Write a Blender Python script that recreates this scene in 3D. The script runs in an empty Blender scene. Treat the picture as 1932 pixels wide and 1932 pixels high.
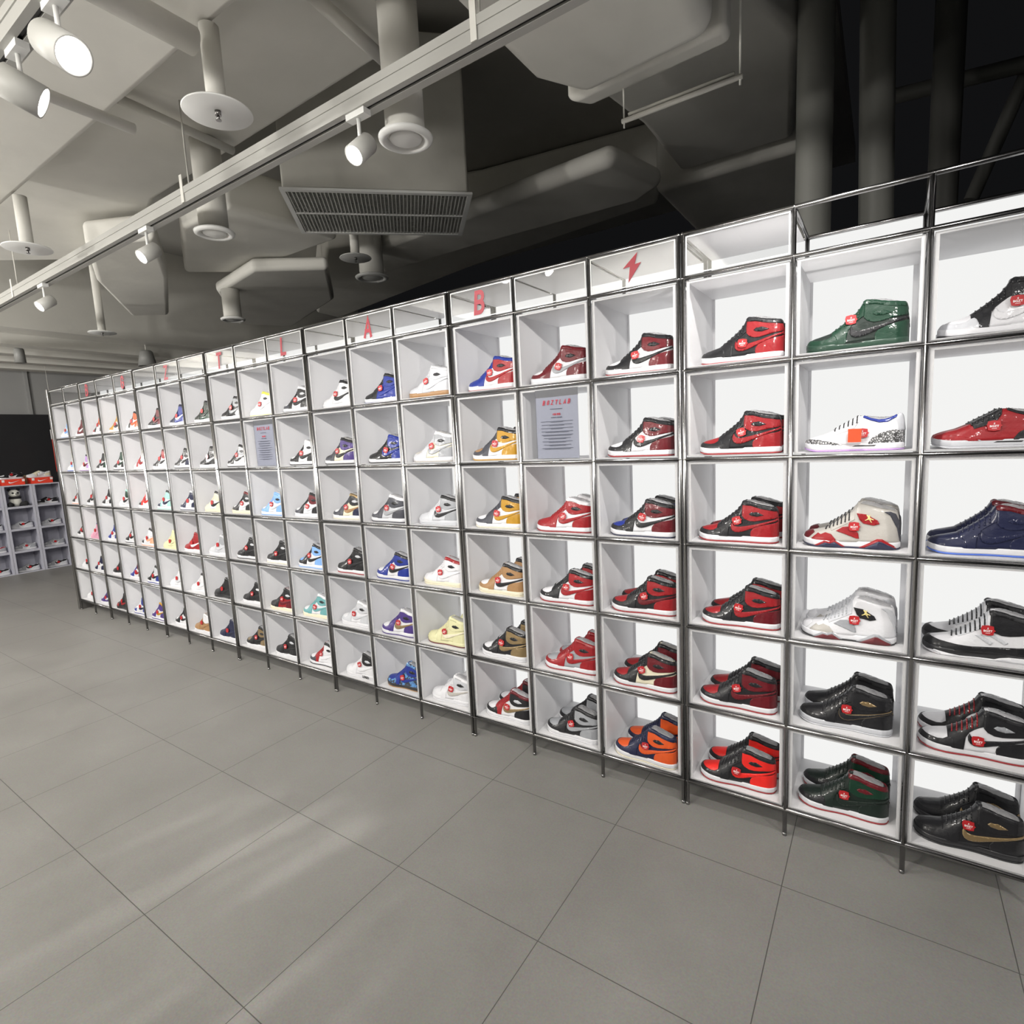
import bpy, bmesh, math, random
import numpy as np
from mathutils import Vector, Matrix
random.seed(7)
S = bpy.context.scene
COL = S.collection
# ------------------------------------------------------------------ camera
F_PX = 1046.03
cam_d = bpy.data.cameras.new('camera'); cam = bpy.data.objects.new('camera', cam_d); COL.objects.link(cam)
cam_d.sensor_width = 36; cam_d.sensor_fit = 'HORIZONTAL'; cam_d.lens = 36 * F_PX / 1932.0
cam_d.clip_start = 0.05; cam_d.clip_end = 100
RX = Vector((0.83115806, 0.5538453, -0.04931193)); RY = Vector((0.03121841, -0.13502598, -0.99035014)); RZ = Vector((-0.55515916, 0.82159806, -0.1295181))
M = Matrix.Identity(4)
for k in range(3):
    M[k][0] = RX[k]; M[k][1] = -RY[k]; M[k][2] = -RZ[k]
M[0][3], M[1][3], M[2][3] = 0.64474, -2.14219, 1.54085
cam.matrix_world = M
S.camera = cam
# ------------------------------------------------------------------ world, exposure, unseen fill lamps
S.view_settings.view_transform = 'Standard'; S.view_settings.look = 'None'
S.view_settings.gamma = 1.0; S.view_settings.exposure = 0.0; S.view_settings.use_curve_mapping = False
wd = bpy.data.worlds.new('world'); S.world = wd; wd.use_nodes = True
wd.node_tree.nodes['Background'].inputs[0].default_value = (0.9, 0.92, 1.0, 1)
wd.node_tree.nodes['Background'].inputs[1].default_value = 0.006
def point(loc, power, r=0.12, col=(1, 0.97, 0.92)):
    l = bpy.data.lights.new('fill_lamp', 'POINT'); l.energy = power; l.shadow_soft_size = r; l.color = col
    o = bpy.data.objects.new('fill_lamp', l); o.location = loc; COL.objects.link(o)
def spot(loc, target, power, angle=60, blend=0.5, r=0.04, col=(1, 0.97, 0.93), streaks=0):
    l = bpy.data.lights.new('spot_lamp', 'SPOT'); l.energy = power; l.spot_size = math.radians(angle); l.spot_blend = blend
    l.shadow_soft_size = r; l.color = col
    if streaks:  # noise streaks added to the beam, imitating light reflected onto the floor
        l.use_nodes = True; nt = l.node_tree; em = nt.nodes['Emission']
        tc = nt.nodes.new('ShaderNodeTexCoord'); mp = nt.nodes.new('ShaderNodeMapping'); mp.inputs['Scale'].default_value = (16, 1.6, 0.01)
        nz = nt.nodes.new('ShaderNodeTexNoise'); nz.inputs['Scale'].default_value = 1.0; nz.inputs['Detail'].default_value = 2
        rp = nt.nodes.new('ShaderNodeMapRange'); rp.inputs[1].default_value = .52; rp.inputs[2].default_value = .64; rp.inputs[3].default_value = .0; rp.inputs[4].default_value = streaks
        nt.links.new(tc.outputs['Normal'], mp.inputs[0]); nt.links.new(mp.outputs[0], nz.inputs['Vector']); nt.links.new(nz.outputs['Fac'], rp.inputs[0]); nt.links.new(rp.outputs[0], em.inputs['Strength'])
    o = bpy.data.objects.new('spot_lamp', l); o.location = loc; COL.objects.link(o)
    o.rotation_euler = (Vector(target) - Vector(loc)).to_track_quat('-Z', 'Y').to_euler()
    return o
for p in [(-1.2, -3.4, 2.55), (-4.2, -3.2, 2.55), (-7.4, -2.6, 2.55), (-3.0, -5.2, 2.55), (-6.4, -5.0, 2.55)]:  # unseen point lamps added for general room light
    point(p, 135)
point((-7.6, -2.0, 2.2), 60)  # one more unseen lamp, added to brighten the far cubes
for p, q in [((2.9, -2.0, 2.75), (.6, 0, .8)), ((1.2, -2.0, 2.75), (-.9, 0, .8)), ((-.4, -2.0, 2.75), (-2.4, 0, .85)), ((-2.0, -2.0, 2.75), (-4.0, 0, .85)), ((-3.6, -2.0, 2.75), (-5.6, 0, .85))]:
    spot(p, q, 150, 86, .9, .06)  # unseen spots added from the right to brighten the cell side walls
# ------------------------------------------------------------------ dimensions
W = 0.365; G = 0.01721; H = 0.33154; HT = 0.15402; LEG = 0.10638; DEP = 0.375
BND = (2, 5, 8, 11, 14, 17, 20)
def cx(c):
    x = (c - 17) * W
    for b in BND:
        if b < 17 and c < b: x -= G
        elif b < 17 and c == b: x -= G / 2
    if c < 17: x -= G / 2
    if c > 17: x += G / 2
    return x
def cl(i): return cx(i) + (G / 2 if i in BND else 0)
def cr(i): return cx(i + 1) - (G / 2 if (i + 1) in BND else 0)
def rz(r): return LEG + 6 * H + HT if r == 0 else LEG + (7 - r) * H
TOP = rz(0)
# ------------------------------------------------------------------ materials
MC = {}
def nodes(name):
    m = bpy.data.materials.new(name); m.use_nodes = True
    nt = m.node_tree; b = nt.nodes['Principled BSDF']
    return m, nt, b
def N(nt, t, **kw):
    n = nt.nodes.new(t)
    for k, v in kw.items(): setattr(n, k, v)
    return n
def rgb(c): return (c[0], c[1], c[2], 1)
def pmat(name, col, rough=0.5, metal=0.0, coat=0.0, bump=0.0, bscale=60, var=0.0, vscale=4, emit=0, spec=0.5):
    if name in MC: return MC[name]
    m, nt, b = nodes(name)
    b.inputs['Base Color'].default_value = rgb(col); b.inputs['Roughness'].default_value = rough
    b.inputs['Metallic'].default_value = metal; b.inputs['Coat Weight'].default_value = coat; b.inputs['Coat Roughness'].default_value = 0.07
    b.inputs['Specular IOR Level'].default_value = spec
    if emit:
        b.inputs['Emission Color'].default_value = rgb(col); b.inputs['Emission Strength'].default_value = emit
    tc = N(nt, 'ShaderNodeTexCoord')
    if var > 0:
        n = N(nt, 'ShaderNodeTexNoise'); n.inputs['Scale'].default_value = vscale; n.inputs['Detail'].default_value = 5
        nt.links.new(tc.outputs['Object'], n.inputs['Vector'])
        r = N(nt, 'ShaderNodeValToRGB'); r.color_ramp.elements[0].position = 0.3; r.color_ramp.elements[1].position = 0.7
        r.color_ramp.elements[0].color = rgb([x * (1 - var) for x in col]); r.color_ramp.elements[1].color = rgb([min(1, x * (1 + var)) for x in col])
        nt.links.new(n.outputs['Fac'], r.inputs['Fac']); nt.links.new(r.outputs['Color'], b.inputs['Base Color'])
    if bump > 0:
        n = N(nt, 'ShaderNodeTexNoise'); n.inputs['Scale'].default_value = bscale; n.inputs['Detail'].default_value = 3
        nt.links.new(tc.outputs['Object'], n.inputs['Vector'])
        bp = N(nt, 'ShaderNodeBump'); bp.inputs['Strength'].default_value = bump; bp.inputs['Distance'].default_value = 0.01
        nt.links.new(n.outputs['Fac'], bp.inputs['Height']); nt.links.new(bp.outputs['Normal'], b.inputs['Normal'])
        if coat > 0: nt.links.new(bp.outputs['Normal'], b.inputs['Coat Normal'])
    MC[name] = m; return m
PAL = {'W': ((.64, .64, .665), 'white'), 'K': ((.012, .012, .014), 'black'), 'R': ((.27, .010, .014), 'red'), 'M': ((.11, .005, .010), 'maroon'),
       'B': ((.012, .028, .22), 'royal blue'), 'N': ((.010, .013, .045), 'navy'), 'G': ((.004, .032, .016), 'dark green'), 'Y': ((.42, .22, .015), 'yellow'),
       'O': ((.62, .085, .015), 'orange'), 'S': ((.30, .31, .33), 'silver grey'), 'L': ((.5, .51, .54), 'light grey'), 'U': ((.19, .36, .68), 'light blue'),
       'T': ((.13, .32, .33), 'teal'), 'P': ((.62, .30, .40), 'pink'), 'C': ((.68, .63, .48), 'cream'), 'D': ((.32, .18, .08), 'tan'),
       'V': ((.055, .03, .17), 'purple'), 'E': ((.32, .62, .52), 'mint'), 'F': ((.78, .35, .22), 'coral'), 'X': ((.30, .21, .10), 'bronze'),
       'Z': ((.05, .052, .065), 'charcoal'), 'Q': ((.72, .02, .015), 'bright red'), 'g': ((.008, .016, .012), 'blackish green'), 'y': ((.8, .72, .08), 'lemon yellow'),
       'c': ((.62, .60, .36), 'pale yellow'), 'l': ((.42, .25, .55), 'lilac'), 'b': ((.06, .14, .55), 'cornflower blue'), 's': ((.42, .40, .37), 'stone grey')}
def leather(ch):
    col, nm = PAL[ch]
    if ch == 'X': return pmat('leather_' + nm, col, 0.35, 0.6, 0.8, 0.25, 45)
    return pmat('leather_' + nm.replace(' ', '_'), col, 0.45, 0, 0.3, 0.22, 42, spec=.3)
def rubber(ch):
    col, nm = PAL[ch]
    return pmat('rubber_' + nm.replace(' ', '_'), col, 0.5, 0, 0.35, 0.1, 90)
def frost():
    if 'frost' in MC: return MC['frost']
    m, nt, b = nodes('frosted_white_plastic')
    b.inputs['Base Color'].default_value = (.95, .945, .955, 1); b.inputs['Roughness'].default_value = 0.35
    t = N(nt, 'ShaderNodeBsdfTranslucent'); t.inputs[0].default_value = (.92, .92, .93, 1)
    mx = N(nt, 'ShaderNodeMixShader'); mx.inputs[0].default_value = 0.42
    nt.links.new(b.outputs[0], mx.inputs[1]); nt.links.new(t.outputs[0], mx.inputs[2])
    nt.links.new(mx.outputs[0], nt.nodes['Material Output'].inputs[0]); MC['frost'] = m; return m
def clear(name='clear_acrylic', tr=0.93, tint=(1, 1, 1)):
    if name in MC: return MC[name]
    m, nt, b = nodes(name)
    t = N(nt, 'ShaderNodeBsdfTransparent'); t.inputs[0].default_value = rgb(tint)
    g = N(nt, 'ShaderNodeBsdfGlossy'); g.inputs['Roughness'].default_value = 0.02
    lw = N(nt, 'ShaderNodeLayerWeight'); lw.inputs[0].default_value = 0.12
    mp = N(nt, 'ShaderNodeMapRange'); mp.inputs[3].default_value = 1 - tr; mp.inputs[4].default_value = 0.25
    nt.links.new(lw.outputs['Fresnel'], mp.inputs[0])
    mx = N(nt, 'ShaderNodeMixShader'); nt.links.new(mp.outputs[0], mx.inputs[0])
    nt.links.new(t.outputs[0], mx.inputs[1]); nt.links.new(g.outputs[0], mx.inputs[2])
    nt.links.new(mx.outputs[0], nt.nodes['Material Output'].inputs[0]); MC[name] = m; return m
def film():
    if 'film' in MC: return MC['film']
    m, nt, b = nodes('shrink_film')
    tc = N(nt, 'ShaderNodeTexCoord'); n = N(nt, 'ShaderNodeTexNoise'); n.inputs['Scale'].default_value = 38; n.inputs['Detail'].default_value = 2
    nt.links.new(tc.outputs['Object'], n.inputs['Vector'])
    bp = N(nt, 'ShaderNodeBump'); bp.inputs['Strength'].default_value = 0.9; bp.inputs['Distance'].default_value = 0.012
    nt.links.new(n.outputs['Fac'], bp.inputs['Height']); nt.links.new(bp.outputs['Normal'], b.inputs['Normal'])
    b.inputs['Base Color'].default_value = (.42, .42, .43, 1); b.inputs['Roughness'].default_value = 0.09; b.inputs['Coat Weight'].default_value = .8
    t = N(nt, 'ShaderNodeBsdfTransparent')
    mx = N(nt, 'ShaderNodeMixShader'); mx.inputs[0].default_value = 0.6
    nt.links.new(t.outputs[0], mx.inputs[1]); nt.links.new(b.outputs[0], mx.inputs[2])
    nt.links.new(mx.outputs[0], nt.nodes['Material Output'].inputs[0]); MC['film'] = m; return m
def emis(name, col, st):
    if name in MC: return MC[name]
    m, nt, b = nodes(name); e = N(nt, 'ShaderNodeEmission'); e.inputs[0].default_value = rgb(col); e.inputs[1].default_value = st
    nt.links.new(e.outputs[0], nt.nodes['Material Output'].inputs[0]); MC[name] = m; return m
def floor_mat():
    m, nt, b = nodes('grey_floor_tile'); tc = N(nt, 'ShaderNodeTexCoord'); sp = N(nt, 'ShaderNodeSeparateXYZ')
    nt.links.new(tc.outputs['Object'], sp.inputs[0])
    def line(out, off):
        a = N(nt, 'ShaderNodeMath', operation='ADD'); a.inputs[1].default_value = off + 60.1; nt.links.new(out, a.inputs[0])
        d = N(nt, 'ShaderNodeMath', operation='DIVIDE'); d.inputs[1].default_value = 0.601; nt.links.new(a.outputs[0], d.inputs[0])
        f = N(nt, 'ShaderNodeMath', operation='FRACT'); nt.links.new(d.outputs[0], f.inputs[0])
        s = N(nt, 'ShaderNodeMath', operation='SUBTRACT'); s.inputs[1].default_value = 0.5; nt.links.new(f.outputs[0], s.inputs[0])
        ab = N(nt, 'ShaderNodeMath', operation='ABSOLUTE'); nt.links.new(s.outputs[0], ab.inputs[0])
        g = N(nt, 'ShaderNodeMath', operation='GREATER_THAN'); g.inputs[1].default_value = 0.5 - 0.0024; nt.links.new(ab.outputs[0], g.inputs[0])
        return g
    g1 = line(sp.outputs[0], 0.2); g2 = line(sp.outputs[1], 0.267)
    mx = N(nt, 'ShaderNodeMath', operation='MAXIMUM'); nt.links.new(g1.outputs[0], mx.inputs[0]); nt.links.new(g2.outputs[0], mx.inputs[1])
    n = N(nt, 'ShaderNodeTexNoise'); n.inputs['Scale'].default_value = 2.2; n.inputs['Detail'].default_value = 8; n.inputs['Roughness'].default_value = .65
    nt.links.new(tc.outputs['Object'], n.inputs['Vector'])
    r = N(nt, 'ShaderNodeValToRGB'); r.color_ramp.elements[0].position = .3; r.color_ramp.elements[1].position = .7
    r.color_ramp.elements[0].color = (.198, .192, .180, 1); r.color_ramp.elements[1].color = (.236, .23, .216, 1)
    nt.links.new(n.outputs['Fac'], r.inputs['Fac'])
    n2 = N(nt, 'ShaderNodeTexNoise'); n2.inputs['Scale'].default_value = 160; n2.inputs['Detail'].default_value = 3
    nt.links.new(tc.outputs['Object'], n2.inputs['Vector'])
    m2 = N(nt, 'ShaderNodeMix', data_type='RGBA'); m2.blend_type = 'OVERLAY'; m2.inputs[0].default_value = .25
    nt.links.new(r.outputs['Color'], m2.inputs[6]); nt.links.new(n2.outputs['Color'], m2.inputs[7])
    m3 = N(nt, 'ShaderNodeMix', data_type='RGBA'); m3.inputs[7].default_value = (.07, .068, .062, 1)
    nt.links.new(mx.outputs[0], m3.inputs[0]); nt.links.new(m2.outputs[2], m3.inputs[6]); nt.links.new(m3.outputs[2], b.inputs['Base Color'])
    rr = N(nt, 'ShaderNodeMapRange'); rr.inputs[3].default_value = .34; rr.inputs[4].default_value = .52
    nt.links.new(n.outputs['Fac'], rr.inputs[0]); nt.links.new(rr.outputs[0], b.inputs['Roughness'])
    bp = N(nt, 'ShaderNodeBump'); bp.inputs['Strength'].default_value = .08; bp.inputs['Distance'].default_value = .002
    nt.links.new(n2.outputs['Fac'], bp.inputs['Height']); nt.links.new(bp.outputs['Normal'], b.inputs['Normal'])
    return m
def print_mat():   # grey cracked print
    if 'print' in MC: return MC['print']
    m, nt, b = nodes('cracked_grey_print'); tc = N(nt, 'ShaderNodeTexCoord'); v = N(nt, 'ShaderNodeTexVoronoi', feature='DISTANCE_TO_EDGE')
    v.inputs['Scale'].default_value = 130; nt.links.new(tc.outputs['Object'], v.inputs['Vector'])
    r = N(nt, 'ShaderNodeValToRGB'); r.color_ramp.elements[0].position = .1; r.color_ramp.elements[1].position = .2
    r.color_ramp.elements[0].color = (.03, .03, .03, 1); r.color_ramp.elements[1].color = (.42, .42, .43, 1)
    nt.links.new(v.outputs['Distance'], r.inputs['Fac']); nt.links.new(r.outputs['Color'], b.inputs['Base Color'])
    b.inputs['Coat Weight'].default_value = .8; b.inputs['Roughness'].default_value = .4
    MC['print'] = m; return m
def camo_mat():
    if 'camo' in MC: return MC['camo']
    m, nt, b = nodes('blue_black_streaks'); tc = N(nt, 'ShaderNodeTexCoord'); n = N(nt, 'ShaderNodeTexNoise'); n.inputs['Scale'].default_value = 45
    n.inputs['Distortion'].default_value = 1.2
    nt.links.new(tc.outputs['Object'], n.inputs['Vector'])
    r = N(nt, 'ShaderNodeValToRGB'); r.color_ramp.elements[0].position = .45; r.color_ramp.elements[1].position = .56
    r.color_ramp.elements[0].color = (.02, .022, .03, 1); r.color_ramp.elements[1].color = (.08, .25, .55, 1)
    nt.links.new(n.outputs['Fac'], r.inputs['Fac']); nt.links.new(r.outputs['Color'], b.inputs['Base Color']); b.inputs['Coat Weight'].default_value = .8
    MC['camo'] = m; return m
CHROME = pmat('chrome', (.34, .335, .335), 0.22, 1.0)
STEEL = pmat('brushed_steel', (.30, .29, .28), 0.32, 1.0, bump=.05, bscale=200)
PAINT = pmat('painted_duct', (.72, .705, .655), 0.72, bump=.25, bscale=7, var=.05, vscale=3)
PAINT2 = pmat('painted_soffit', (.66, .645, .60), 0.75, bump=.1, bscale=20, var=.05, vscale=2)
WHITE = pmat('white_enamel', (.78, .78, .76), 0.4, var=.02)
BLACK = pmat('black_plastic', (.012, .012, .013), 0.4, bump=.02)
# ------------------------------------------------------------------ mesh helpers
def link(name, me, mat=None, parent=None, loc=None, mats=None, smooth=False):
    o = bpy.data.objects.new(name, me); COL.objects.link(o)
    if mats:
        for m in mats: me.materials.append(m)
    elif mat is not None and not me.materials: me.materials.append(mat)
    if parent is not None: o.parent = parent
    if loc is not None: o.location = loc
    return o
def tomesh(bm, name, smooth=False, recalc=True):
    if recalc: bmesh.ops.recalc_face_normals(bm, faces=bm.faces)
    me = bpy.data.meshes.new(name); bm.to_mesh(me); bm.free()
    if smooth:
        for p in me.polygons: p.use_smooth = True
    return me
def box(bm, a, b):
    x0, y0, z0 = a; x1, y1, z1 = b
    v = [bm.verts.new(c) for c in ((x0, y0, z0), (x1, y0, z0), (x1, y1, z0), (x0, y1, z0), (x0, y0, z1), (x1, y0, z1), (x1, y1, z1), (x0, y1, z1))]
    for f in ((0, 3, 2, 1), (4, 5, 6, 7), (0, 1, 5, 4), (1, 2, 6, 5), (2, 3, 7, 6), (3, 0, 4, 7)): bm.faces.new([v[i] for i in f])
def tube(bm, p, q, r, r2=None, n=14, caps=True):
    p = Vector(p); q = Vector(q); d = q - p; r2 = r if r2 is None else r2
    m = Matrix.Translation((p + q) / 2) @ d.to_track_quat('Z', 'Y').to_matrix().to_4x4()
    g = bmesh.ops.create_cone(bm, cap_ends=caps, segments=n, radius1=r, radius2=r2, depth=d.length, matrix=m)
    for v in g['verts']:
        for f in v.link_faces:
            if len(f.verts) == 4: f.smooth = True
def ball(bm, c, r, sc=(1, 1, 1), u=12, v=8):
    m = Matrix.Translation(c) @ Matrix.Diagonal((*sc, 1))
    g = bmesh.ops.create_uvsphere(bm, u_segments=u, v_segments=v, radius=r, matrix=m)
    for w in g['verts']:
        for f in w.link_faces: f.smooth = True
def lathe(bm, prof, n=32, m=Matrix.Identity(4)):
    rings = []
    for r, z in prof:
        rings.append([bm.verts.new(m @ Vector((r * math.cos(2 * math.pi * k / n), r * math.sin(2 * math.pi * k / n), z))) for k in range(n)])
    for a, b in zip(rings, rings[1:]):
        for k in range(n):
            f = bm.faces.new((a[k], a[(k + 1) % n], b[(k + 1) % n], b[k])); f.smooth = True
    if prof[0][0] > 1e-5: bm.faces.new(rings[0])
    if prof[-1][0] > 1e-5: bm.faces.new(list(reversed(rings[-1])))
def prism(bm, pts, z0, z1):
    a = [bm.verts.new((x, y, z0)) for x, y in pts]; b = [bm.verts.new((x, y, z1)) for x, y in pts]
    bm.faces.new(a); bm.faces.new(list(reversed(b)))
    n = len(pts)
    for k in range(n): bm.faces.new((a[k], b[k], b[(k + 1) % n], a[(k + 1) % n]))
def tag(o, label, cat, group=None, kind=None):
    if label: o['label'] = label
    if cat: o['category'] = cat
    if group: o['group'] = group
    if kind: o['kind'] = kind
    return o
def empty(name, loc, label, cat, group=None, rot=0):
    o = bpy.data.objects.new(name, None); COL.objects.link(o); o.location = loc; o.rotation_euler = (0, 0, rot)
    o.empty_display_size = .05
    return tag(o, label, cat, group)
def bev(o, w=.005, seg=2):
    m = o.modifiers.new('bevel', 'BEVEL'); m.width = w; m.segments = seg; m.limit_method = 'ANGLE'; return o
def struct(name, bm, mat):
    o = link(name, tomesh(bm, name), mat); o['kind'] = 'structure'; return o
def arc(cx_, cz, rx, rz_, a0, a1, n=10):
    return [(cx_ + rx * math.cos(math.radians(a0 + (a1 - a0) * k / n)), cz + rz_ * math.sin(math.radians(a0 + (a1 - a0) * k / n))) for k in range(n + 1)]
GLY = {'L': [[(0, 1), (0, 0), (.55, 0)]], 'T': [[(0, 1), (.66, 1)], [(.33, 1), (.33, 0)]], 'Z': [[(0, 1), (.56, 1), (0, 0), (.58, 0)]],
       'A': [[(0, 0), (.32, 1), (.64, 0)], [(.12, .30), (.52, .30)]],
       'G': [arc(.32, .68, .30, .32, 20, 90) + arc(.32, .68, .30, .32, 100, 180) + arc(.32, .32, .30, .32, 180, 350) + [(.62, .46), (.36, .46)]],
       'B': [[(0, 0), (0, 1), (.30, 1)] + arc(.30, .76, .24, .24, 90, -90) + [(0, .52)], [(0, .52), (.34, .52)] + arc(.34, .26, .26, .26, 90, -90) + [(0, 0)]]}
def strokes(s, size, wt, depth, shear=.2, space=.95):
    bm = bmesh.new(); x0 = 0; tot = (len(s) - 1) * space * size; lim = .5 * wt
    for ch in s:
        for ki, pl in enumerate(GLY[ch]):
            yo = ki * depth * .4
            P = [Vector((x, 0, z)) for x, z in pl]; P = [p for k, p in enumerate(P) if k == 0 or (p - P[k - 1]).length > 1e-4]
            Lf, Rt = [], []
            for k, p in enumerate(P):
                a = (p - P[k - 1]).normalized() if k else None; b = (P[k + 1] - p).normalized() if k < len(P) - 1 else None
                n1 = Vector((-a.z, 0, a.x)) if a else None; n2 = Vector((-b.z, 0, b.x)) if b else None
                if n1 is None: n = n2; q = p - b * lim; m = 1
                elif n2 is None: n = n1; q = p + a * lim; m = 1
                else:
                    n = (n1 + n2).normalized(); q = p; m = min(1.8, 1 / max(.3, n.dot(n1)))
                Lf.append(q + n * lim * m); Rt.append(q - n * lim * m)
            def cv(v, y): return bm.verts.new((x0 + (v.x - .3 + (v.z - .5) * shear) * size * .82 - tot / 2, y, (v.z - .5) * size))
            F = [(cv(l, -yo), cv(r, -yo), cv(l, depth), cv(r, depth)) for l, r in zip(Lf, Rt)]
            for a, b in zip(F, F[1:]):
                bm.faces.new((a[0], a[1], b[1], b[0])); bm.faces.new((a[2], b[2], b[3], a[3])); bm.faces.new((a[0], b[0], b[2], a[2])); bm.faces.new((a[1], a[3], b[3], b[1]))
            bm.faces.new((F[0][0], F[0][2], F[0][3], F[0][1])); bm.faces.new((F[-1][0], F[-1][1], F[-1][3], F[-1][2]))
        x0 += space * size
    return tomesh(bm, 'writing')
TXT = {}
def text_mesh(s, size, ext=0.0015, off=0.0, shear=0.0, space=1.0):
    key = (s, size, ext, off, shear, space)
    if key in TXT: return TXT[key]
    c = bpy.data.curves.new('writing', 'FONT'); c.body = s; c.size = size; c.extrude = ext; c.offset = off; c.shear = shear; c.space_character = space
    c.align_x = 'CENTER'; c.align_y = 'CENTER'
    o = bpy.data.objects.new('writing', c); COL.objects.link(o)
    bpy.context.view_layer.update()
    me = bpy.data.meshes.new_from_object(o.evaluated_get(bpy.context.evaluated_depsgraph_get()))
    bpy.data.objects.remove(o); me.transform(Matrix.Rotation(math.pi / 2, 4, 'X'))   # faces -Y
    TXT[key] = me; return me
def uni(mesh): return mesh.copy()
# ------------------------------------------------------------------ structure
bm = bmesh.new(); box(bm, (-11, -7.2, -0.1), (4.2, 5, 0)); struct('floor', bm, floor_mat())
WALLM = pmat('grey_wall_paint', (.33, .33, .325), 0.8, var=.04, vscale=1.5)
bm = bmesh.new(); box(bm, (-10.6, -7.2, 0), (-10.4, 5, 3.02)); struct('wall_left', bm, WALLM)
bm = bmesh.new(); box(bm, (-11, -7.4, 0), (4.2, -7.2, 4)); struct('wall_front', bm, WALLM)
CEILM = pmat('painted_concrete_soffit', (.42, .41, .38), 0.85, var=.06, vscale=1.2, bump=.1, bscale=12)
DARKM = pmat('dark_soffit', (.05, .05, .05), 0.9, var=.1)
bm = bmesh.new(); box(bm, (-7.3, -7.2, 4.2), (0.3, 5, 4.35)); struct('ceiling', bm, CEILM)
bm = bmesh.new(); box(bm, (-10.6, -7.2, 3.02), (-7.3, 5, 3.2)); struct('ceiling_low', bm, PAINT2)
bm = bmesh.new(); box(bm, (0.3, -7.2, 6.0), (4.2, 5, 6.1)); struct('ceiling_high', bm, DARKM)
bm = bmesh.new(); box(bm, (-7.36, -7.2, 3.2), (-7.3, 5, 4.21)); struct('wall_soffit', bm, PAINT2)
# ------------------------------------------------------------------ racks
MODS = [(0, 2)] + [(a, a + 3) for a in (2, 5, 8, 11, 14, 17)]
PLACE_MOD = ['at the far left end', 'carrying the first B and the G', 'below the letter Z', 'carrying the letters T and L', 'below the letter A', 'carrying the last B and the bolt', 'at the right edge of the picture']
TR = G / 2 - .0006
for mi, (a, b) in enumerate(MODS):
    xs = [cl(a) if a in BND else cx(a) + TR] + [cx(c) for c in range(a + 1, b)] + [cr(b - 1)]
    rk = empty('display_rack', (xs[0], 0, 0), 'chrome tube display rack section ' + PLACE_MOD[mi], 'display rack', 'chrome rack sections of the lit sneaker wall')
    def L(x, y, z): return (x - xs[0], y, z)
    for yy in (0, DEP):
        for x in xs:
            bm = bmesh.new(); tube(bm, L(x, yy, 0.012), L(x, yy, TOP), TR); tube(bm, L(x, yy, 0), L(x, yy, 0.012), TR * 1.02)
            for r in range(8): ball(bm, L(x, yy, rz(r)), TR * 1.06)
            link('post', tomesh(bm, 'post'), CHROME, rk)
    for r in range(8):
        bm = bmesh.new(); tube(bm, L(xs[0], 0, rz(r)), L(xs[-1], 0, rz(r)), TR); link('front_rail', tomesh(bm, 'front_rail'), CHROME, rk)
    for r in (0, 1, 7):
        bm = bmesh.new(); tube(bm, L(xs[0], DEP, rz(r)), L(xs[-1], DEP, rz(r)), TR); link('back_rail', tomesh(bm, 'back_rail'), CHROME, rk)
    for x in xs:
        for r in (0, 1):
            bm = bmesh.new(); tube(bm, L(x, 0, rz(r)), L(x, DEP, rz(r)), TR * .9); link('side_rail', tomesh(bm, 'side_rail'), CHROME, rk)
# backlit panel behind the racks
bm = bmesh.new(); box(bm, (-6.15, DEP + .012, LEG + .0), (2.3, DEP + .05, TOP))
t = empty('backlit_panel', (-2, DEP + .03, 0), 'long white backlit panel glowing behind the sneaker racks', 'light panel')
o = link('diffuser', tomesh(bm, 'diffuser'), emis('backlit_white', (1, 1, .985), 0.90), t); o.matrix_parent_inverse = Matrix.Translation((2, -(DEP + .03), 0))
bm = bmesh.new(); box(bm, (-6.15, DEP + .05, LEG - .02), (2.3, DEP + .08, TOP + .004))
o = link('backing', tomesh(bm, 'backing'), WHITE, t); o.matrix_parent_inverse = Matrix.Translation((2, -(DEP + .03), 0))
bm = bmesh.new(); box(bm, (cx(0) - .055, -.012, 0), (cx(0) - .012, DEP + .1, TOP + .012))
o = bev(link('end_panel', tomesh(bm, 'end_panel'), STEEL), .003); tag(o, 'dark steel upright end panel closing the left end of the rack', 'panel')
# ------------------------------------------------------------------ words for places
ROWW = ['', 'top row', 'second row', 'third row', 'fourth row', 'fifth row', 'bottom row']
COLW = ['leftmost column', 'second column from the left end', 'under the first letter B', 'between the letters B and G', 'under the letter G',
        'between the letters G and Z', 'under the letter Z', 'between the letters Z and T', 'under the letter T', 'between the letters T and L',
        'under the letter L', 'between the letters L and A', 'under the letter A', 'between the letters A and B', 'under the last letter B',
        'between the last B and the bolt', 'under the lightning bolt', 'first column right of the bolt', 'second column right of the bolt', 'rightmost column']
# ------------------------------------------------------------------ frosted display boxes (one per cell)
bm = bmesh.new(); w = W - .022; hh = H - .021; t3 = .003; D2 = DEP - .006
box(bm, (0, 0, 0), (t3, D2, hh)); box(bm, (w - t3, 0, 0), (w, D2, hh)); box(bm, (t3, 0, 0), (w - t3, D2, t3)); box(bm, (t3, 0, hh - t3), (w - t3, D2, hh))
box(bm, (0, -.002, 0), (.011, 0, hh)); box(bm, (w - .011, -.002, 0), (w, 0, hh)); box(bm, (.011, -.002, hh - .008), (w - .011, 0, hh)); box(bm, (.011, -.002, 0), (w - .011, 0, .004))
box(bm, (w - .018, D2 - .003, t3), (w - t3, D2, hh - t3)); box(bm, (t3, D2 - .003, t3), (.012, D2, hh - t3))
for f in bm.faces:
    f.material_index = 1 if max(v.co.y for v in f.verts) <= 1e-5 and min(v.co.y for v in f.verts) < -.001 else 0
BOXM = tomesh(bm, 'display_box'); BOXM.materials.append(frost())
m, nt, b = nodes('frosted_clear_rim'); b.inputs['Base Color'].default_value = (.6, .6, .61, 1); b.inputs['Roughness'].default_value = .4
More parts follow.
